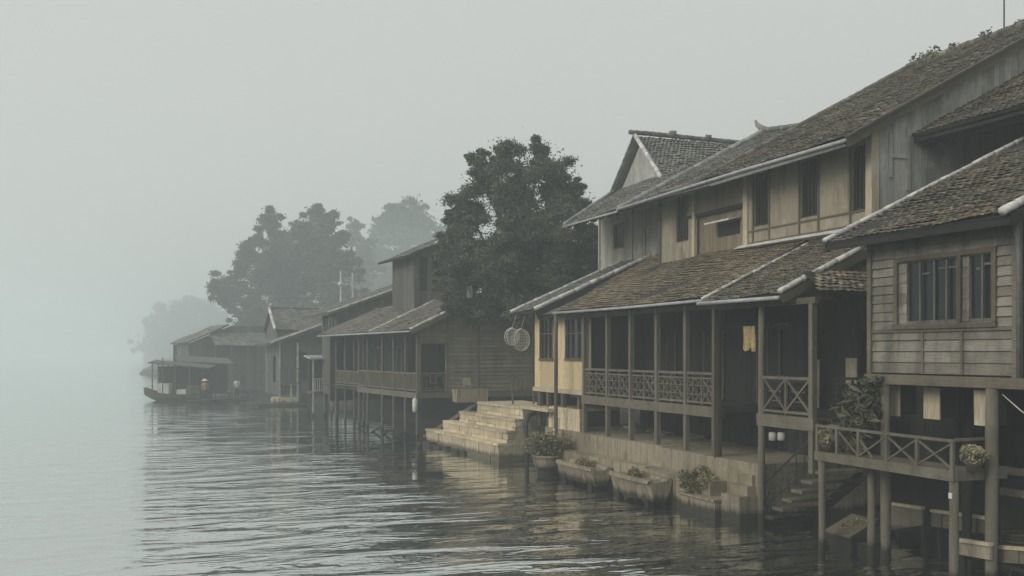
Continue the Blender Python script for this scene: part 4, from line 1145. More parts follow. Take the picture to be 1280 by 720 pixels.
mb = MB(); mb.box(pq[0] - .17, pq[0] + .17, 40.85, 40.878, 2.78, 3.08, 0, .004); mb.build('board', M['wood_tan'], sg)
rl = thing('stair_railing', 'slanted timber railing behind the top of the river steps', 'railing', (15.6, 37.3, 2.1))
a, b = at_y(641, 472, 37.3), at_y(667, 464, 37.3)
mb = MB(); mb.bar(a, b, .05, .06); mb.bar((a[0], a[1], a[2] - .62), (b[0], b[1], b[2] - .62), .04, .05); mb.build('handrail', M['wood_beam'], rl)
for i in range(6):
    q = i / 5; x = a[0] + (b[0] - a[0]) * q; zt = a[2] + (b[2] - a[2]) * q - .035
    mb = MB(); mb.box(x - .03, x + .03, 37.27, 37.33, 2.1 if i in (0, 5) else zt - .6, zt, 0, .003); mb.build('baluster', M['wood_beam'], rl)

# fish traps hung from the eave
for i, (px, py, r, lab) in enumerate(((640, 421, .30, 'smaller flat net trap hanging under the eave, left of the rounder one'), (651, 425, .38, 'larger round net trap hanging under the eave beside the yellow house'))):
    c = at_y(px, py, 35.9 - i * .15)
    t = thing('fish_trap', lab, 'fish trap', (c[0], c[1], c[2] - r), 'net traps hanging by the yellow house')
    mb = MB()
    for s in (-1, 1):
        mb.tube([(c[0] + r * .85 * math.cos(q), c[1] + s * .12, c[2] + r * 1.1 * math.sin(q)) for q in np.linspace(0, 6.283, 15)], .02, 5)
    mb.build('hoops', M['net'], t, True)
    mb = MB(); k = 16
    for q in range(k):
        u = q / k * 6.283
        mb.tube([(c[0] + r * .85 * math.cos(u), c[1] - .12, c[2] + r * 1.1 * math.sin(u)), (c[0] + r * .9 * math.cos(u + .1), c[1], c[2] + r * 1.16 * math.sin(u + .1)), (c[0] + r * .85 * math.cos(u + .2), c[1] + .12, c[2] + r * 1.1 * math.sin(u + .2))], .014, 4)
    for q in np.linspace(-.8, .8, 7):
        w = math.sqrt(1 - q * q)
        mb.tube([(c[0] - r * .85 * w, c[1] - .12, c[2] + r * 1.1 * q), (c[0] + r * .85 * w, c[1] - .12, c[2] + r * 1.1 * q)], .010, 4)
        mb.tube([(c[0] + r * .85 * q, c[1] - .12, c[2] - r * 1.1 * w), (c[0] + r * .85 * q, c[1] - .12, c[2] + r * 1.1 * w)], .010, 4)
    mb.build('netting', M['net'], t)
    mb = MB(); mb.tube([(c[0], c[1], c[2] + r * 1.08), (c[0] + .1, c[1] - .2, 5.62)], .01, 4); mb.build('cord', M['net'], t)

# ================================================================== HOUSES UP THE RIVER
def fr_front(fr, px, py, xl=0.0):
    a, b = ray(px)                       # a d + t s = fx + xl c ; b d - t c = fy + xl s
    A1, A2 = fr.x + xl * fr.c, fr.y + xl * fr.s
    det = -a * fr.c - fr.s * b
    d = (-A1 * fr.c - fr.s * A2) / det
    t = (a * A2 - b * A1) / det
    return t, EYE + (HZ - py) / FOC * d
def fr_side(fr, px, py, yl=0.0):
    a, b = ray(px)                       # a d - x c = fx - yl s ; b d - x s = fy + yl c
    A1, A2 = fr.x - yl * fr.s, fr.y + yl * fr.c
    det = -a * fr.s + fr.c * b
    d = (-A1 * fr.s + fr.c * A2) / det
    x = (a * A2 - b * A1) / det
    return x, EYE + (HZ - py) / FOC * d

F3 = Frame(13.25, 46.0, 5.0)
cl = thing('clapboard_house', 'brown clapboard house on stilts beyond the steps, its gable end to the camera', 'house', (15.5, 50, 0))
zd = 2.25
ox0, oz0 = fr_side(F3, 526, 466); ox1, oz1 = fr_side(F3, 557, 430)
rz_ = 6.95; ex0, ez = -.55, 5.22; rx = 3.15
tp3 = lambda x: min(ez + (rz_ - ez) * (x - ex0) / (rx - ex0), rz_ - .46 * (x - rx)) - .12
mb = MB(F3); wall(mb, 'Y', 0, .07, 6.6, zd, 7, -1, [(ox0, ox1, zd - .1, oz1)], .19, .03, False, top=tp3, gap=.03); mb.build('side_wall', M['wood_siding'], cl)
mb = MB(F3)
for x in (ox1 + .06, 3.2, .06): mb.box(x - .05, x + .05, -.06, -.025, zd, tp3(x) - .05, 0, .004)
mb.box(.05, ox1 + .1, -.07, -.03, oz1, oz1 + .1, 0, .004)
mb.build('trim', M['wood_beam'], cl)
mb = MB(F3); balustrade(mb, 'Y', 0, .12, ox1, zd + .02, oz0, 'fret', .05, 1); mb.build('balustrade', M['wood_beam'], cl)
tE = fr_front(F3, 449, 440)[0]
posts = [fr_front(F3, p, 440)[0] for p in (507, 492, 478, 460, 449)]
for t in [.02] + posts:
    mb = MB(F3); round_post(mb, 0, t, -1, 5.1, .075, 0, .03, 7); mb.build('post', M['wood_far'], cl, True)
for t in posts[:4]:
    mb = MB(F3); mb.tube([(0.02, t, .35), (-.35, t + .3, .06), (-.75, t + .2, -.12)], .05, 6); mb.build('prop', M['wood_far'], cl, True)
bp_ = [.02] + posts
for a, b in zip(bp_[:-1], bp_[1:]):
    mb = MB(F3); balustrade(mb, 'X', 0, a + .06, b - .06, zd + .02, zd + .95, 'slats', .05, 1); mb.build('balustrade', M['wood_beam'], cl)
mb = MB(F3); mb.box(-.08, .08, -.05, tE + .1, zd - .28, zd, 0, .006); mb.box(.09, 6.6, -.07, .08, zd - .27, zd - .01, 0, .006); mb.build('deck_beam', M['wood_beam'], cl)
mb = MB(F3); mb.box(.08, 6.6, .09, 16, zd - .12, zd - .05); mb.build('deck', M['wood_darkh'], cl)
tF = 15.2
mb = MB(F3); wall(mb, 'X', 1.6, 1.4, tF, zd, 6.2, -1, [(4, 5, zd, 4.4)], .25, .02); mb.box(2.3, 2.4, .1, tF, zd, 6.2); mb.box(.05, 1.6, 1.4, 1.5, zd, 5.6); mb.build('front_wall', M['wood_dark'], cl)
for t in (6.2, 9.6):
    mb = MB(F3); mb.box(1.5, 1.55, t, t + .12, zd, 4.5, 0, .005); mb.box(1.5, 1.55, t + .9, t + 1.0, zd, 4.5, 0, .005); mb.box(1.5, 1.55, t, t + 1, 4.4, 4.52, 0, .005); mb.build('door_frame', M['wood_far'], cl)
mb = MB(F3); mb.box(6.5, 6.6, 0, tF, 1.2, 5.3); mb.box(.1, 6.6, tF - .1, tF, 1.2, 5.3); mb.build('rear_wall', M['wood_darkh'], cl)
m1, m2 = (rz_ - ez) / (rx - ex0), .46
a1 = math.atan(m1); v3 = (math.cos(a1), 0, math.sin(a1)); O3 = (ex0, -.55, ez); l3 = (rx - ex0) / math.cos(a1)
mb = MB(F3); tile_field(mb, O3, (0, 1, 0), v3, tF + .9, l3, .22, .2, .03, .03); slope_slab(mb, O3, (0, 1, 0), v3, tF + .9, l3, .06, 1)
slope_slab(mb, (rx + .01, -.55, rz_), (0, 1, 0), (math.cos(.43), 0, -math.sin(.43)), tF + .9, 4.4, .06, 0); rf = mb.build('roof', [M['tile_rose'], M['wood_darkh']], cl)
mb = MB(F3); capping(mb, on(O3, v3, 0, -.52, .06), on(O3, v3, l3, -.52, .06), .085); mb.build('verge_cap', M['cap'], rf, True)
mb = MB(F3); mb.bar((rx, -.56, rz_ - .06), (7.0, -.56, rz_ - .06 - .46 * (7 - rx)), .05, .18); mb.bar(on(O3, v3, 0, -.57, -.1), on(O3, v3, l3, -.57, -.1), .04, .18); mb.build('barge_board', M['wood_beam'], cl)
mb = MB(F3); capping(mb, on(O3, v3, 0, 5.6, .06), on(O3, v3, l3, 5.6, .06), .06); mb.build('roof_seam', M['cap'], rf, True)
mb = MB(F3); mb.tube([(ex0 - .05, -.5, ez - .05), (ex0 - .05, tF + .3, ez - .05)], .05, 6); mb.build('gutter', M['gutter'], cl, True)
b2_ = np.linspace(tE + .5, tF - .2, 4)
for t in b2_:
    mb = MB(F3); round_post(mb, .45, t, -1, 5.2, .075, 0, .03, 7); mb.build('post', M['wood_far'], cl, True)
for a, b in zip(b2_[:-1], b2_[1:]):
    mb = MB(F3); balustrade(mb, 'X', .45, a + .06, b - .06, zd + .02, zd + .85, 'slats', .05, 2); mb.build('balustrade', M['wood_beam'], cl)
mb = MB(F3); mb.box(.37, .53, tE + .3, tF, zd - .26, zd, 0, .006); mb.build('deck_beam', M['wood_beam'], cl)
# lamp shade on the near post
wl = F3.pt(-.12, .02, 0); zl = 1.3
t = thing('white_float', 'pale float tied to the corner stilt of the clapboard house', 'float', (wl[0], wl[1], zl))
mb = MB(); mb.lathe((wl[0], wl[1], zl), [(.05, 0), (.12, .08), (.13, .35), (.12, .62), (.05, .7)], 12); mb.build('body', M['cloth_w'], t, True)
mb = MB(); mb.tube([(wl[0], wl[1], zl + .68), (wl[0] + .1, wl[1], zl + .95)], .012, 5); mb.build('rope', M['net'], t)
# tall upper room behind
up = thing('upper_room', 'narrow upper storey with its own tiled roof rising behind the clapboard house roof', 'house', (16.5, 52, 0))
ux, uz = fr_side(F3, 518, 335, 6.0); ux2 = fr_side(F3, 566, 335, 6.0)[0]; ut = fr_front(F3, 491, 340, ux)[0]
zt_ = fr_side(F3, 518, 318, 6.0)[1]
o_ = []
for pa, pb in ((524, 534), (540, 553)): o_.append((fr_side(F3, pa, 0, 6.0)[0], fr_side(F3, pb, 0, 6.0)[0], fr_side(F3, 530, 363, 6.0)[1], zt_ - .1))
sU = .42
mb = MB(F3); wall(mb, 'Y', 6.0, ux, 5.4, 4.2, zt_ + 1, -1, o_, .25, .02, True, top=lambda x: zt_ + .1 + sU * (x - ux)); mb.build('side_wall', M['wood_far'], up)
mb = MB(F3); wall(mb, 'X', ux, 6.0, ut, 4.2, zt_ - .05, -1, [], .25, .02); mb.build('front_wall', M['wood_far'], up); mb = MB(F3); mb.box(5.3, 5.4, 6, ut, 4, zt_ + 1); mb.box(ux + 1.2, ux + 1.3, 6.1, ut, 4.5, zt_ + .2); mb.box(ux, 5.4, ut - .1, ut, 4, zt_); mb.build('inner_wall', M['wood_dark'], up)
for w in o_:
    FR = F3; window(up, 'Y', 6.0, -1, *w, fw=.06, bars=2, mat=M['wood_dark'])
FR = None
ex_, ezz = fr_side(F3, 480, 335, 6.0); ex_ = ux - .7
aU = math.atan(sU); vU = (math.cos(aU), 0, math.sin(aU)); OU3 = (ux - .75, 5.4, zt_ + .12 - sU * .75)
mb = MB(F3); tile_field(mb, OU3, (0, 1, 0), vU, ut - 4.9, 4.6, .22, .2, .03, .03); slope_slab(mb, OU3, (0, 1, 0), vU, ut - 4.9, 4.6, .10, 1); rf = mb.build('roof', [M['tile_grey'], M['wood_darkh']], up)
mb = MB(F3); capping(mb, on(OU3, vU, 1.9, 5.42, .07), on(OU3, vU, 4.6, 5.42, .07), .08); mb.build('verge_cap', M['cap'], rf, True)

# the lower long house further up, with a plank side and long roof
lo = thing('long_roof_house', 'plank house with a long low roof, just past the clapboard house', 'house', (14, 63, 0))
y4 = tF + .6
lx, lz = fr_side(F3, 421, 405, y4); tl = fr_front(F3, 403, 405, lx)[0]; z_e = fr_side(F3, 421, 388, y4)[1]
sL = .36
mb = MB(F3); wall(mb, 'Y', y4, lx, 8.4, 1.5, z_e + 3, -1, [], .3, .02, True, top=lambda x: z_e + sL * (x - lx) - .05); mb.build('side_wall', M['wood_far'], lo)
wz0 = fr_side(F3, 412, 420, y4)[1]
mb = MB(F3); wall(mb, 'X', lx, y4, tl, 1.5, z_e - .1, -1, [(y4 + .3, tl - .3, wz0, z_e - .25)], .3, .02); mb.build('front_wall', M['wood_far'], lo); mb = MB(F3); mb.box(lx + 1, lx + 1.1, y4, tl + 3, 1.5, z_e + .2); mb.box(8.3, 8.4, y4, tl + 3, 1, z_e + 2); mb.build('inner_wall', M['wood_dark'], lo)
FR = F3; window(lo, 'X', lx, -1, y4 + .3, tl - .3, wz0, z_e - .25, fw=.08, bars=3, mat=M['wood_far']); FR = None
aL = math.atan(sL); vL = (math.cos(aL), 0, math.sin(aL)); OL3 = (lx - .7, y4 - .5, z_e + .05 - sL * .7)
mb = MB(F3); tile_field(mb, OL3, (0, 1, 0), vL, tl - y4 + 3, 8.6, .24, .22, .03, .03); slope_slab(mb, OL3, (0, 1, 0), vL, tl - y4 + 3, 8.6, .12, 1); rf = mb.build('roof', [M['tile_grey'], M['wood_beam']], lo)
mb = MB(F3); capping(mb, on(OL3, vL, 0, y4 - .48, .05), on(OL3, vL, 8.6, y4 - .48, .05), .07); mb.build('verge_cap', M['cap'], rf, True)
for t in (y4 + .2, tl - .2, y4 + 3):
    mb = MB(F3); round_post(mb, lx + .1, t, -1, 1.6, .08); mb.build('post', M['wood_far'], lo, True)
# little booth on stilts in front of it
bt = thing('river_booth', 'little roofed booth on thin stilts in front of the long low roof', 'booth', (11.4, 61, 0))
FB = Frame(*at_d(391, 440, 64.5)[:2], 0)
wB = at_d(417, 440, 64.5)[0] - FB.x
zz = lambda py: EYE + (HZ - py) / FOC * 64.5
mb = MB(FB); mb.box(-.1, wB + .1, 0, 1.7, zz(490) - .12, zz(490), 0, .01); mb.build('deck', M['wood_far'], bt)
for x in (.03, wB - .03):
    for y in (.05, 1.6):
        mb = MB(FB); mb.box(x - .05, x + .05, y - .05, y + .05, -1, zz(448), 0, .006); mb.build('post', M['wood_far'] if y > 1 else M['wood_grey_v'], bt)
mb = MB(FB); mb.hexa([(-.25, -.3, zz(449)), (wB + .25, -.3, zz(449)), (wB + .25, 2, zz(446)), (-.25, 2, zz(446)), (-.25, -.3, zz(447)), (wB + .25, -.3, zz(447)), (wB + .25, 2, zz(444)), (-.25, 2, zz(444))]); mb.build('roof', M['gutter'], bt)
mb = MB(FB); balustrade(mb, 'Y', 0, .08, wB - .08, zz(490), zz(473), 'slats', .05, 1); mb.build('balustrade', M['wood_grey_v'], bt)
mb = MB(FB); mb.box(.05, wB - .05, 1.55, 1.6, zz(488), zz(450)); mb.build('rear_wall', M['wood_darkh'], bt)

# gabled house with the small tiled cross roof
F4 = Frame(*at_d(349, 440, 79)[:2], 6)
h4 = thing('balcony_house', 'far house with a small tiled cross roof and a balcony over the water', 'house', F4.pt(3, 3))
z4 = lambda py: EYE + (HZ - py) / FOC * 79
x4 = lambda px: fr_side(F4, px, 440, 0)[0]
mb = MB(F4); wall(mb, 'Y', 0, 0, x4(400), .8, z4(430), -1, [(x4(372), x4(386), z4(478), z4(440))], .3, .02); mb.build('side_wall', M['wood_far'], h4)
mb = MB(F4); wall(mb, 'X', 0, 0, 4.5, .8, z4(431), -1, [(1, 2, z4(478), z4(445))], .3, .02); mb.box(4, 4.1, .1, 9, .8, 6); mb.box(0, 4, 4.4, 4.5, .8, 4.8); mb.build('front_wall', M['wood_far'], h4)
mb = MB(F4); mb.box(-.25, x4(370), -1.0, -.02, z4(480) - .12, z4(480), 0, .01); mb.build('balcony_floor', M['wood_far'], h4)
mb = MB(F4); balustrade(mb, 'Y', -.98, -.2, x4(369), z4(480), z4(460), 'slats', .06, 2); mb.build('balustrade', M['wood_far'], h4)
for x in (-.2, x4(368), x4(360)):
    mb = MB(F4); mb.box(x - .06, x + .06, -1, -.88, -1, z4(428) if x < 0 or x > 1 else z4(480), 0, .006); mb.build('post', M['wood_grey_v'], h4)
aa = math.atan(.36); v4 = (math.cos(aa), 0, math.sin(aa)); O4 = (x4(333.5), -1.3, z4(429.5)); 
mb = MB(F4); tile_field(mb, O4, (0, 1, 0), v4, 5.5, 5.0, .25, .24, .03, .03); slope_slab(mb, O4, (0, 1, 0), v4, 5.5, 5.0, .1, 1); rf = mb.build('roof', [M['tile_grey'], M['wood_far']], h4)
mb = MB(F4); capping(mb, on(O4, v4, 0, -1.27, .06), on(O4, v4, 5, -1.27, .06), .07); mb.build('verge_cap', M['cap'], rf, True)
OC = (x4(348), 1.2, z4(412)); vC = (0, math.cos(.75), math.sin(.75)); lC = (z4(384) - z4(412)) / math.sin(.75) * 1.0
mb = MB(F4); tile_field(mb, OC, (1, 0, 0), vC, 4.2, lC, .24, .22, .04, .03); slope_slab(mb, OC, (1, 0, 0), vC, 4.2, lC, .08, 1)
slope_slab(mb, (OC[0], OC[1] + 2 * lC * vC[1], OC[2]), (1, 0, 0), (0, -vC[1], vC[2]), 4.2, lC, .08, 1); rc = mb.build('cross_roof', [M['tile_grey'], M['wood_far']], h4)
mb = MB(F4); capping(mb, (OC[0] + .02, OC[1], OC[2] + .08), (OC[0] + .02, OC[1] + lC * vC[1], OC[2] + lC * vC[2] + .08), .15); mb.build('verge_cap', M['cap'], rc, True)
mb = MB(F4); capping(mb, (OC[0] - .1, OC[1] + lC * vC[1], OC[2] + lC * vC[2] + .1), (OC[0] + 4.2, OC[1] + lC * vC[1], OC[2] + lC * vC[2] + .1), .11); mb.build('ridge_cap', M['tile_grey'], rc, True)
mb = MB(F4); mb.box(OC[0] + .3, OC[0] + 4.1, 1.5, 1.6, 4.5, OC[2] + .1); mb.prism([(OC[0] + .25, 1.5, 4.5), (OC[0] + .25, OC[1] + 2 * lC * vC[1] - .3, 4.5), (OC[0] + .25, OC[1] + 2 * lC * vC[1] - .3, OC[2]), (OC[0] + .25, OC[1] + lC * vC[1], OC[2] + lC * vC[2] - .25), (OC[0] + .25, 1.5, OC[2])], (.1, 0, 0)); mb.build('upper_wall', M['wood_far'], h4)
jt = thing('mooring_platform', 'low plank platform at the waterline below the far balcony house', 'jetty', at_d(355, 440, 76)[:2] + (0,))
FJ = Frame(*at_d(322, 440, 76)[:2], 0)
mb = MB(FJ)
for i in range(9): mb.box(i * .48, i * .48 + .46, 0, 1.6, .08, .16, 0, .01)
mb.build('planks', M['wood_grey'], jt)
for x in (.3, 2.2, 4.1):
    mb = MB(FJ); round_post(mb, x, .1, -1, .07, .07); mb.build('post', M['wood_far'], jt, True)
mk = MB(FJ); rough_block(mk, 1.5, 3.4, 2.2, 3.4, -.3, .55, 4, .15); o = mk.build('mud_bank', M['stone']); tag(o, 'pale heap of earth at the waterline by the far balcony house', 'heap')

# last house at the bend
F5 = Frame(*at_d(236, 440, 100)[:2], 8)
h5 = thing('far_house', 'dim double roofed house at the far end of the row, behind the covered boat', 'house', F5.pt(3, 3))
z5 = lambda py: EYE + (HZ - py) / FOC * 100
x5 = lambda px: fr_side(F5, px, 440, 0)[0]
mb = MB(F5); wall(mb, 'Y', 0, 0, x5(345), .5, 9, -1, [(x5(300), x5(309), .8, z5(450)), (x5(255), x5(266), z5(470), z5(448))], .35, .02, True, top=lambda x: min(z5(428) + .43 * x - .1, 6.9)); wall(mb, 'X', 0, 0, 6, .5, z5(429), -1, [], .35, .02); mb.box(2, 2.1, .2, 8, .5, 5); mb.box(0, 9, 7.9, 8, .5, 5); mb.build('wall', M['wood_far'], h5)
v5 = (math.cos(.42), 0, math.sin(.42)); O5 = (x5(231), -.6, z5(428.5))
mb = MB(F5); tile_field(mb, O5, (0, 1, 0), v5, 8, 4.6, .3, .28, .03, .03); slope_slab(mb, O5, (0, 1, 0), v5, 8, 4.6, .12, 1); rf = mb.build('roof', [M['tile_grey'], M['wood_far']], h5)
mb = MB(F5); capping(mb, on(O5, v5, 0, -.58, .05), on(O5, v5, 4.6, -.58, .05), .08); mb.build('verge_cap', M['cap_grey'], rf, True)
O6 = (x5(262), -2.4, z5(432)); v6 = (0, math.cos(.5), math.sin(.5))
mb = MB(F5); tile_field(mb, O6, (1, 0, 0), v6, x5(330) - x5(262), 3.6, .3, .28, .03, .03); slope_slab(mb, O6, (1, 0, 0), v6, x5(330) - x5(262), 3.6, .1, 1); mb.build('side_roof', [M['tile_grey'], M['wood_far']], h5)
for px in (263, 283, 303, 329):
    mb = MB(F5); mb.box(x5(px) - .07, x5(px) + .07, -2.3, -2.16, -1, z5(433)); mb.build('post', M['wood_far'], h5)
mb = MB(F5); mb.box(x5(262), x5(345), -2.4, 0, .35, .5); mb.build('deck', M['wood_far'], h5)
mb = MB(F5); balustrade(mb, 'Y', -2.3, x5(304), x5(328), .5, 1.5, 'slats', .06, 2); mb.build('balustrade', M['wood_far'], h5)

# ---- covered river boat
D = 86.0
b0 = Vector(at_d(181, 440, D)); b1 = Vector(at_d(264, 440, D)); ax = (b1 - b0); BL = ax.length; adeg = math.degrees(math.atan2(ax.y, ax.x))
FBt = Frame(b0.x, b0.y, adeg)
bo = thing('covered_boat', 'covered wooden boat with an upturned prow moored at the far end of the row', 'boat', (b0.x + 3, b0.y, 0))
V, Fc = [], []
n = 14
for i in range(n + 1):
    s = i / n; x = s * BL; w = .85 * math.sin(math.pi * min(1, .06 + s * .75)) ** .6; sh = .55 + .62 * (1 - s) ** 5 + .1 * s ** 3; kz = -.25 + .75 * (1 - s) ** 6
    V += [(x, -w, sh), (x, -w * .9, sh - .05), (x, -w * .55, kz + .1), (x, 0, kz), (x, w * .55, kz + .1), (x, w * .9, sh - .05), (x, w, sh), (x, w * .86, sh), (x, w * .5, kz + .22), (x, -w * .5, kz + .22), (x, -w * .86, sh)]
k = 11
for i in range(n):
    for j in range(k): Fc.append((i * k + j, (i + 1) * k + j, (i + 1) * k + (j + 1) % k, i * k + (j + 1) % k))
Fc += [tuple(range(k)), tuple(n * k + j for j in range(k - 1, -1, -1))]
mb = MB(FBt); mb.add(V, Fc); mb.build('hull', M['boat'], bo)
zB = lambda py: EYE + (HZ - py) / FOC * D
for px in (194, 207, 222, 240, 257):
    x = (px - 181) / 83 * BL
    for y in (-.7, .7):
        mb = MB(FBt); mb.box(x - .04, x + .04, y - .04, y + .04, .4, zB(452 + (px - 194) * .08) if not (px == 207 and y < 0) else zB(447)); mb.build('canopy_post', M['wood_far'], bo)
xa, xb = (194 - 181) / 83 * BL, BL + .1
mb = MB(FBt); mb.hexa([(xa - .3, -1, zB(454)), (xb, -1, zB(461)), (xb, 1, zB(458)), (xa - .3, 1, zB(451)), (xa - .3, -1, zB(453)), (xb, -1, zB(459.5)), (xb, 1, zB(456.5)), (xa - .3, 1, zB(450))]); mb.build('canopy', M['wood_far'], bo)
mb = MB(FBt); mb.box(xa + .1, xb - .2, .62, .66, .45, zB(458)); mb.build('dark_back_panel', M['wood_dark'], bo)  # dark panel added to fill the dark space under the canopy
mb = MB(FBt); mb.box(xa + 2.9, xa + 3.9, -.5, .5, .4, 1.35, 0, .1); mb.build('covered_load', M['boat'], bo)
mb = MB(FBt); mb.box(xa + .4, xa + 1.3, -.5, .4, .4, 1.5, 0, .08); mb.box(xa + 2.0, xa + 2.8, -.5, .5, .4, 1.0, 0, .06); mb.build('cargo', M['cloth_w'], bo)
sh = thing('shed_roof', 'dark low shed on posts standing behind the covered boat', 'shed', at_d(262, 440, 92)[:2] + (0,))
FSh = Frame(*at_d(228, 440, 91)[:2], 4)
mb = MB(FSh); mb.hexa([(-.3, 0, 3.25), (4.6, 0, 3.0), (4.6, 3, 3.5), (-.3, 3, 3.75), (-.3, 0, 3.37), (4.6, 0, 3.12), (4.6, 3, 3.62), (-.3, 3, 3.87)]); mb.build('roof', M['wood_far'], sh)
for x in (0, 2.1, 4.2):
    mb = MB(FSh); mb.box(x - .07, x + .07, .1, .24, -1, 3.1); mb.build('post', M['wood_far'], sh)
mb = MB(FSh); mb.box(0, 4.4, 2.4, 2.5, .3, 3.3); mb.box(-.2, 4.5, 0, 2.6, .3, .4); mb.build('rear_wall', M['wood_dark'], sh)

# ---- people at the far landing
def person(px, py_foot, d, label, shirt, hat=None, sit=False):
    x, y, z = at_d(px, py_foot, d)
    p = bpy.data.meshes.new('person')
    J = {'pelvis': (0, 0, .92, .135), 'chest': (0, .01, 1.28, .15), 'neck': (0, 0, 1.46, .062), 'head': (0, -.01, 1.56, .092), 'crown': (0, 0, 1.70, .085)}
    E = [('pelvis', 'chest'), ('chest', 'neck'), ('neck', 'head'), ('head', 'crown')]
    for s, q in ((-1, 'l'), (1, 'r')):
        J.update({'hip' + q: (s * .10, 0, .86, .095), 'kn' + q: (s * .115, -.03, .48, .065), 'an' + q: (s * .12, .02, .09, .045), 'toe' + q: (s * .13, -.16, .035, .034),
                  'sh' + q: (s * .185, 0, 1.40, .062), 'el' + q: (s * .26, -.02, 1.12, .047), 'wr' + q: (s * .22, -.20, .96, .034), 'ha' + q: (s * .20, -.29, .95, .036)})
        E += [('pelvis', 'hip' + q), ('hip' + q, 'kn' + q), ('kn' + q, 'an' + q), ('an' + q, 'toe' + q), ('chest', 'sh' + q), ('sh' + q, 'el' + q), ('el' + q, 'wr' + q), ('wr' + q, 'ha' + q)]
    names = list(J)
    p.from_pydata([J[k][:3] for k in names], [(names.index(a), names.index(b)) for a, b in E], [])
    o = bpy.data.objects.new('person', p); COL.objects.link(o); o.location = (x, y, z); WORLD[o.name] = Vector((x, y, z))
    md = o.modifiers.new('skin', 'SKIN'); o.modifiers.new('smooth', 'SUBSURF').render_levels = 2
    for v, k in zip(p.skin_vertices[0].data, names): v.radius = (J[k][3],) * 2; v.use_root = (k == 'pelvis')
    p.materials.append(M['skin']); tag(o, label, 'person')
    mb = MB(); ring = [(.15, .80), (.165, .95), (.16, 1.1), (.18, 1.25), (.185, 1.36), (.13, 1.44), (.075, 1.47)]
    mb.lathe((x, y, z), ring, 16, 0, 1.12, .92)
    for s in (-1, 1): mb.tube([(x + s * .15, y, z + 1.40), (x + s * .215, y - .005, z + 1.28), (x + s * .255, y - .02, z + 1.14)], [.085, .075, .07], 8)
    mb.build('shirt', shirt, o, True)
    mb = MB()
    for s in (-1, 1): mb.tube([(x + s * .09, y, z + .88), (x + s * .115, y - .03, z + .48), (x + s * .12, y + .02, z + .12)], [.125, .095, .075], 8)
    mb.build('trousers', M['iron'], o, True)
    if hat:
        mb = MB(); mb.lathe((x, y, z + 1.62), [(.29, 0), (.27, .02), (.14, .11), (.02, .19)], 16); mb.build('hat', hat, o, True)
    else:
        mb = MB(); mb.lathe((x, y + .01, z + 1.60), [(.095, 0), (.105, .07), (.09, .14), (.03, .185)], 12); mb.build('hair', M['hair'], o, True)
    return o
person(256, 500.0, 84.0, 'person in an orange shirt and pale conical hat standing by the covered boat', M['cloth_o'], M['straw'])
person(296, 496.5, 90, 'person in a pale shirt standing on the dim landing of the far house', M['cloth_w'])
dk = thing('landing_stage', 'narrow plank landing between the covered boat and the far house', 'jetty', at_d(268, 440, 86)[:2] + (0,))
FD = Frame(*at_d(252, 440, 83)[:2], 40)
mb = MB(FD)
for i in range(12): mb.box(i * .5 - .4, i * .5 + .06, 0, 1.4, EYE + (HZ - 500) / FOC * 84 - .08, EYE + (HZ - 500) / FOC * 84 - .004, 0, .003)
mb.build('planks', M['wood_far'], dk)
for x in (0, 2.5, 5):
    mb = MB(FD); round_post(mb, x, .12, -1, .06, .06); mb.build('post', M['wood_far'], dk, True)

# ---- street lamp
lx_, ly_, lz_ = at_d(426, 355, 92)
lp = thing('street_lamp', 'slim street lamp with a pale globe rising between the trees', 'lamp', (lx_, ly_, 2))
mb = MB(); mb.tube([(lx_, ly_, 1.5), (lx_, ly_, lz_ + 1.2)], .09, 8); mb.build('pole', M['gutter'], lp, True)
mb = MB(); mb.lathe((lx_ - .05, ly_, lz_ - .22), [(.05, 0), (.16, .06), (.21, .22), (.16, .38), (.05, .44)], 14); mb.build('globe', M['white'], lp, True)
ux_, uy_, uz_ = at_d(441, 345, 95)
mb = MB(); mb.tube([(ux_, uy_, 1.5), (ux_, uy_, uz_ + .3)], .10, 8); mb.box(ux_ - .5, ux_ + .5, uy_ - .05, uy_ + .05, uz_ - .3, uz_ - .18); o = mb.build('utility_pole', M['gutter']); tag(o, 'bare pale utility pole standing just right of the street lamp', 'pole')
cx_, cy_, cz_ = at_d(587, 365, 46.3)
cv = MB(); V, Fc = [], []
for i in range(5):
    for j in range(6): V.append((cx_ - .14 + .07 * i + .03 * math.sin(j), cy_ + .04 * math.sin(i * 1.7 + j), cz_ - .28 + .1 * j + .03 * i * (j == 5)))
for i in range(4):
    for j in range(5): Fc.append((i * 6 + j, (i + 1) * 6 + j, (i + 1) * 6 + j + 1, i * 6 + j + 1))
cv.add(V, Fc); o = cv.build('hanging_cloth', M['white'], smooth=True); tag(o, 'small white cloth caught in the dark foliage above the clapboard gable', 'cloth')

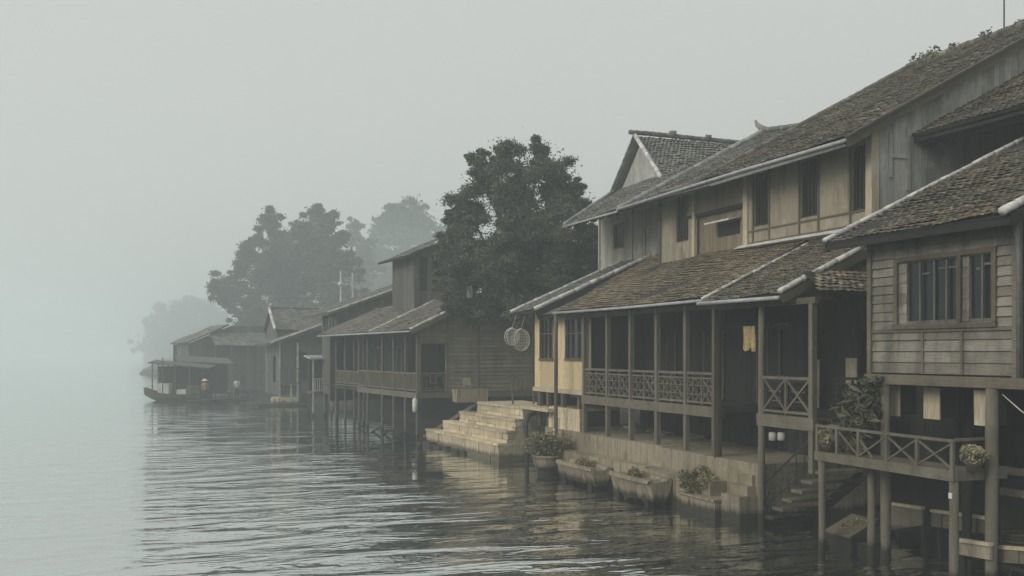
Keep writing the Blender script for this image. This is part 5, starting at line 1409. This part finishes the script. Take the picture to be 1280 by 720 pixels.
# ================================================================== TREES AND PLANTS
def clumps(spec, d, dj, seed):
    rr = random.Random(seed); out = []
    for px, py, r in spec:
        k = d + rr.uniform(-dj, dj)
        x, y, z = at_d(px, py, k); out.append((x, y, z, r / FOC * k))
    return out
T1 = [(650, 215, 34), (608, 232, 28), (688, 218, 30), (706, 246, 24), (588, 268, 30), (640, 262, 38), (690, 276, 36), (716, 266, 16), (580, 310, 30), (625, 312, 38),
      (672, 318, 38), (710, 318, 28), (594, 352, 34), (640, 356, 38), (685, 356, 34), (572, 340, 20), (600, 205, 13), (722, 236, 9), (630, 194, 12), (676, 190, 12), (612, 385, 26), (655, 385, 26),
      (568, 275, 12), (564, 300, 14), (720, 342, 22), (735, 312, 16), (590, 198, 6), (726, 290, 14), (575, 372, 18), (558, 350, 12), (562, 385, 10), (590, 396, 14), (700, 380, 16), (742, 330, 12), (738, 290, 10), (650, 290, 36), (600, 330, 34), (700, 345, 30), (625, 345, 34)]
tree('leafy_tree', 'big dark rounded tree between the clapboard house and the gabled house', at_d(690, 440, 49)[:2] + (1.8,), clumps(T1, 47, 1.9, 3), M['leaf'], .36, .058, 640, 16)
T2 = [(388, 290, 22), (408, 276, 13), (392, 266, 9), (362, 304, 18), (335, 276, 12), (345, 300, 10), (347, 322, 24), (385, 325, 34), (415, 318, 22), (308, 312, 11), (318, 330, 18), (330, 352, 26), (370, 360, 38),
      (410, 352, 30), (300, 362, 18), (278, 358, 13), (268, 362, 8), (286, 378, 9), (430, 340, 16), (325, 385, 26), (365, 395, 34), (405, 385, 30), (430, 372, 18), (312, 405, 18), (340, 412, 22), (425, 300, 9), (300, 340, 10), (350, 345, 28), (390, 300, 20), (322, 300, 6)]
tree('spreading_tree', 'wide hazy tree with ragged branches above the far houses', at_d(365, 440, 165)[:2] + (1.8,), clumps(T2, 165, 6, 5), M['leaf_b'], .95, .24, 330, 15)
T3 = [(505, 278, 26), (532, 288, 22), (478, 290, 20), (520, 268, 14), (490, 268, 13), (545, 305, 18), (500, 310, 30), (470, 322, 26), (530, 330, 28), (495, 345, 32), (465, 355, 24), (540, 355, 22), (500, 375, 26)]
tree('rounded_tree', 'pale misty round topped tree behind the upper room roof', at_d(505, 440, 330)[:2] + (1.8,), clumps(T3, 330, 8, 6), M['leaf_c'], 1.3, .55, 220, 13)
T4 = [(444, 282, 7), (440, 300, 11), (452, 312, 15), (438, 325, 16), (458, 335, 18), (445, 350, 18), (450, 370, 18)]
tree('slender_tree', 'small misty tree between the wide ragged tree and the round topped one', at_d(448, 440, 265)[:2] + (1.8,), clumps(T4, 265, 4, 7), M['leaf_c'], .7, .5, 140, 12)
T5 = [(240, 398, 22), (265, 400, 20), (215, 402, 16), (203, 392, 10), (228, 386, 11), (255, 384, 11), (195, 418, 18), (222, 424, 26), (255, 424, 26), (280, 418, 18), (186, 432, 14), (205, 440, 18), (240, 442, 22), (272, 440, 20), (190, 408, 8), (200, 448, 14)]
tree('misty_tree', 'faintest tree at the left, almost lost in the fog beyond the boat', at_d(235, 440, 560)[:2] + (0.3,), clumps(T5, 560, 12, 8), M['leaf_c'], 1.8, 1.1, 150, 12)

def broad_plant(name, label, base, spots, mat, leaf, n):
    t = thing(name, label, 'plant', base); mb, lf = MB(), MB(); b = Vector(base)
    for x, y, z, r in spots:
        p = Vector((x, y, z)); mb.tube([b, b.lerp(p, .5) + Vector((0, 0, .15)), p], [.03, .022, .01], 6)
        c = ball(p, r, n, (1, 1, 1.05), .15); leaves(lf, c, leaf, up=.9, asp=.30)
    mb.build('stem', M['bark'], t, True); lf.build('leaves', mat, t); return t
broad_plant('leafy_plant', 'tall broad leaved plant filling the corner of the balcony beside the tall post', (14.22, 16.55, BZ + .1),
            [(14.25, 16.5, 3.35, .36), (14.2, 16.25, 3.0, .38), (14.15, 16.75, 2.95, .36), (14.1, 16.4, 2.6, .4), (14.2, 16.75, 2.5, .34), (14.3, 16.2, 3.5, .25)], M['strap'], .15, 75)
broad_plant('drooping_plant', 'shorter drooping plant at the porch end of the balcony', (14.2, 17.0, BZ), [(14.15, 17.0, 2.5, .25), (14.1, 16.85, 2.35, .25), (14.2, 17.1, 2.75, .2)], M['strap'], .12, 60)
for i, (px, X, r, lab) in enumerate(((1036, 13.98, .24, 'pale flowering bush at the left end of the balcony rail'), (1217, 14.10, .27, 'pale flowering bush at the right end of the balcony, behind its corner post'))):
    y = Y_on(px, X)
    t = bush('flowering_bush', lab, (X, y, BZ + .12), r * .9, M['petal'], 1100, .026, .34, cat='flowers', group='flowering bushes on the balcony', stems=9)
    mb = MB(); mb.lathe((X, y, BZ), [(.11, 0), (.15, .14), (.16, .16), (.13, .16)], 12); o = mb.build('flower_pot', M['clay'], smooth=True)
    tag(o, ('clay pot under the flowering bush at the left end of the balcony', 'clay pot under the flowering bush at the right end of the balcony')[i], 'pot', 'clay pots on the balcony')
for k, X in ((0, 14.22),):
    mb = MB(); mb.lathe((14.22, 16.55, BZ), [(.16, 0), (.22, .2), (.24, .26), (.19, .26)], 14); o = mb.build('flower_pot', M['clay'], smooth=True); tag(o, 'large clay pot holding the tall broad leaved plant on the balcony', 'pot', 'clay pots on the balcony')

# ================================================================== UNDER THE PLANK HOUSE
def board_wall(name, label, x, p, q, t=.06, mat=None, w=.3):
    """a run of upright boards between two pixels' positions on the plane X=x"""
    (pa, ta, ba), (pb, tb, bb) = p, q
    ya, yb = Y_on(pa, x), Y_on(pb, x)
    za1, za0 = Z_on(pa, ta, x), Z_on(pa, ba, x); zb1, zb0 = Z_on(pb, tb, x), Z_on(pb, bb, x)
    th = thing(name, label, 'barrier', (x, (ya + yb) / 2, 0))
    n = max(2, int(abs(yb - ya) / w)); mb = MB()
    for i in range(n):
        u0, u1 = i / n, (i + 1) / n - .012
        y0, y1 = ya + (yb - ya) * u0, ya + (yb - ya) * u1; k = R.uniform(-.012, .012)
        l = lambda a, b, u: a + (b - a) * u
        mb.hexa([(x + k, y0, l(za0, zb0, u0)), (x + t, y0, l(za0, zb0, u0)), (x + t, y1, l(za0, zb0, u1)), (x + k, y1, l(za0, zb0, u1)),
                 (x + k, y0, l(za1, zb1, u0)), (x + t, y0, l(za1, zb1, u0)), (x + t, y1, l(za1, zb1, u1)), (x + k, y1, l(za1, zb1, u1))])
    mb.build('boards', mat or M['wood_beam'], th)
    mb = MB(); mb.bar((x + .02, ya, za1 + .03), (x + .02, yb, zb1 + .03), .12, .06); mb.build('top_rail', M['wood_pale'], th)
    for y in (ya - .1, yb + .1):
        mb = MB(); round_post(mb, x + .14, y, -1.2, max(za1, zb1) - .02, .06); mb.build('stake', M['wood_dark'], th, True)
board_wall('plank_barrier', 'plank barrier slanting inward low under the plank house, left of the middle stilt', 16.4, (1113, 631, 663), (1153, 637, 656), mat=M['wood_beam'])
board_wall('plank_barrier', 'longer grey plank barrier low under the plank house, right of the middle stilt', 16.2, (1164, 640, 658), (1236, 650, 668), mat=M['wood_beam'])
board_wall('plank_barrier', 'pale low plank barrier just above the water between the two nearest posts', 14.35, (1192, 676, 692), (1238, 683, 700), mat=M['wood_tan'])
board_wall('plank_barrier', 'low plank barrier at the right edge of the picture beside the nearest post', 14.75, (1249, 686, 703), (1300, 690, 706), mat=M['wood_beam'])
ca, cb_ = at_x(1253, 493, 14.6), at_x(1300, 530, 14.6)
cl_ = MB(); cl_.tube([ca, ((ca[0] + cb_[0]) / 2, (ca[1] + cb_[1]) / 2, (ca[2] + cb_[2]) / 2 - .03), cb_], .012, 5); o = cl_.build('cable', M['net'], smooth=True); tag(o, 'pale thin cable slanting down under the plank house at the right edge', 'cable')
# covered skiff under the balcony
x, y, z = at_x(1060, 672, 14.6)
sk = thing('small_skiff', 'small dark skiff with a tilted lid, moored under the balcony', 'boat', (x, y, 0))
Fk = Frame(x + .1, y, 0); Fk.c *= .74
Fk.world = lambda V, f=Fk: np.stack([f.x + V[:, 0] * .74, f.y + V[:, 1] * .74, V[:, 2] * .80], axis=1)
mb = MB(Fk); mb.hexa([(-.34, -.42, -.1), (.40, -.42, -.1), (.40, .48, -.1), (-.34, .48, -.1), (-.46, -.5, .34), (.46, -.5, .70), (.46, .55, .70), (-.46, .55, .34)]); mb.build('hull', M['boat'], sk)
lidz = lambda x: .40 + (x + .46) * .40
mb = MB(Fk)
for i in range(4):
    a_, b_ = -.54 + i * .285, -.54 + i * .285 + .275
    mb.hexa([(-.52, a_, lidz(-.52) - .04), (.50, a_, lidz(.5) - .04), (.50, b_, lidz(.5) - .04), (-.52, b_, lidz(-.52) - .04), (-.52, a_, lidz(-.52)), (.50, a_, lidz(.5)), (.50, b_, lidz(.5)), (-.52, b_, lidz(-.52))])
mb.build('lid', M['wood_brown'], sk)
pts_ = np.array([[x_, R.uniform(-.3, .35), lidz(x_) + .02] for x_ in [R.uniform(-.25, .35) for _ in range(150)]])
mb = MB(Fk); leaves(mb, pts_, .045, up=1.5); mb.build('fallen_leaves', M['leaf_dry'], sk)
x, y, z = at_x(1091, 682, 14.75)
cn = thing('small_canoe', 'little open canoe tied between the balcony posts', 'boat', (x, y, 0)); Fk = Frame(x, y, 0)
V, Fc = [], []
for i in range(9):
    s = i / 8; w = .24 * math.sin(math.pi * (.08 + .84 * s)) ** .7; yy = -.45 + 1.0 * s; sh_ = .17 + .14 * (2 * s - 1) ** 2
    V += [(-w, yy, sh_), (-w * .7, yy, -.08), (w * .7, yy, -.08), (w, yy, sh_), (w * .82, yy, sh_), (w * .55, yy, .02), (-w * .55, yy, .02), (-w * .82, yy, sh_)]
for i in range(8):
    for j in range(8): Fc.append((i * 8 + j, i * 8 + (j + 1) % 8, (i + 1) * 8 + (j + 1) % 8, (i + 1) * 8 + j))
Fc += [tuple(range(7, -1, -1)), tuple(64 + j for j in range(8))]
mb = MB(Fk); mb.add(V, Fc); mb.build('hull', M['boat'], cn)
mb = MB(Fk); mb.box(-.25, .25, -.06, .08, .16, .19); mb.build('seat', M['wood_grey'], cn)
x, y, z = at_x(1274, 672, 15.2)
bk = thing('wicker_basket', 'dark woven basket at the right edge under the plank house', 'basket', (x, y, .4))
mb = MB()
for i in range(9): mb.tube([(x + (.26 + .05 * math.sin(i * .35)) * math.cos(q), y + (.26 + .05 * math.sin(i * .35)) * math.sin(q), .42 + i * .06) for q in np.linspace(0, 6.283, 17)], .018, 5)
mb.build('bands', M['bark'], bk)
mb = MB()
for q in np.linspace(0, 6.283, 19)[:-1]: mb.tube([(x + .26 * math.cos(q), y + .26 * math.sin(q), .40), (x + .315 * math.cos(q), y + .315 * math.sin(q), .68), (x + .28 * math.cos(q), y + .28 * math.sin(q), .93)], .012, 4)
mb.build('ribs', M['bark'], bk)
mb = MB(); mb.box(x - .5, x + .7, y - .7, y + .7, .33, .395, 0, .006); o = mb.build('low_shelf', M['wood_dark']); tag(o, 'dark plank shelf carrying the woven basket', 'shelf')

# ================================================================== GROUND, WATER, AIR
path = [(-900, 20), (-60, 20), (8, 18.6), (30, 18.4), (40, 17.2), (48, 16.0), (64, 14.6), (82, 14.2), (98, 13.5), (120, 12), (160, 8), (200, 4), (260, 6), (400, 14), (560, 16), (900, 20)]
prof = [(-6, -1.5), (-2, -.5), (-.6, .05), (.4, .55), (1.6, 1.1), (3.5, 1.5), (9, 1.7), (40, 2.0), (860, 2.4)]
ys_ = []
for (a, _), (b, _) in zip(path[:-1], path[1:]):
    n = max(1, int((b - a) / (3 if -1 < a < 130 else 60))); ys_ += [a + (b - a) * i / n for i in range(n)]
ys_.append(900)
V, Fc = [], []
for y in ys_:
    bx_ = np.interp(y, [p[0] for p in path], [p[1] for p in path])
    for o_, z in prof:
        near = o_ < 10 and -1 < y < 130
        V.append((bx_ + o_ + (R.uniform(-.25, .25) if near else 0), y, z + (R.uniform(-.08, .08) if near else 0)))
k = len(prof)
for i in range(len(ys_) - 1):
    for j in range(k - 1): Fc.append((i * k + j, i * k + j + 1, (i + 1) * k + j + 1, (i + 1) * k + j))
mb = MB(); mb.add(V, Fc); mb.build('ground', M['earth'], kind='structure')
mb = MB(); mb.add([(-900, -900, 0), (900, -900, 0), (900, 900, 0), (-900, 900, 0)], [(0, 1, 2, 3)]); mb.build('water', M['water'], kind='structure')

def haze_mat():
    m = bpy.data.materials.new('river haze'); m.use_nodes = True; nt = m.node_tree; nt.nodes.clear()
    out = nt.nodes.new('ShaderNodeOutputMaterial'); v = nt.nodes.new('ShaderNodeVolumePrincipled')
    v.inputs['Color'].default_value = (0.84, 0.922, 0.935, 1); v.inputs['Density'].default_value = HAZE; v.inputs['Anisotropy'].default_value = 0.15
    nt.links.new(v.outputs[0], out.inputs['Volume']); return m
HAZE = 0.0031
mb = MB(); mb.box(-920, 920, -920, 920, -2.6, 42.0); mb.build('haze', haze_mat(), kind='stuff')

EL, AZ = math.radians(29), 0        # light comes over the river, from behind the camera's left shoulder
w = bpy.data.worlds.new('World'); S.world = w; w.use_nodes = True
nt = w.node_tree; bg = nt.nodes['Background']
sky = nt.nodes.new('ShaderNodeTexSky'); sky.sky_type = 'NISHITA'; sky.sun_disc = False
sdir = Vector((-math.cos(EL) * .985, -math.cos(EL) * .22, math.sin(EL))).normalized()   # towards the sun
sky.sun_elevation = EL; sky.sun_rotation = math.atan2(sdir.x, sdir.y)
sky.dust_density = 6; sky.air_density = 1.5; sky.ozone_density = 1.0
hs = nt.nodes.new('ShaderNodeHueSaturation'); hs.inputs['Saturation'].default_value = .12
nt.links.new(sky.outputs[0], hs.inputs['Color'])
mx = nt.nodes.new('ShaderNodeMix'); mx.data_type = 'RGBA'; mx.inputs[0].default_value = 0.85     # mostly a closed layer of cloud
nt.links.new(hs.outputs[0], mx.inputs[6]); mx.inputs[7].default_value = (6.15, 6.3, 6.05, 1)
nt.links.new(mx.outputs[2], bg.inputs['Color']); bg.inputs['Strength'].default_value = 0.087
sl_ = bpy.data.lights.new('sun', 'SUN'); sl_.energy = 1.5; sl_.angle = math.radians(30); sl_.color = (1.0, .945, .85)
so = bpy.data.objects.new('sun', sl_); COL.objects.link(so); so.rotation_euler = sdir.to_track_quat('Z', 'Y').to_euler(); so.location = (-20, -20, 60)

cd = bpy.data.cameras.new('camera'); cam = bpy.data.objects.new('camera', cd); COL.objects.link(cam)
cam.location = (0, 0, EYE); cam.rotation_euler = (math.radians(90), 0, -YAW)
cd.sensor_width = 36; cd.lens = 36 * FOC / 1280; cd.shift_y = (HZ - 360) / 1280; cd.clip_end = 4000; cd.clip_start = .1
S.camera = cam
S.view_settings.view_transform = 'Standard'; S.view_settings.look = 'None'; S.view_settings.gamma = 1; S.view_settings.use_curve_mapping = False
S.view_settings.exposure = 0.32
cy = S.cycles
cy.use_denoising = True
try: cy.denoiser = 'OPENIMAGEDENOISE'
except Exception: pass
cy.max_bounces = 6; cy.diffuse_bounces = 3; cy.glossy_bounces = 3; cy.volume_bounces = 2; cy.caustics_reflective = False; cy.caustics_refractive = False
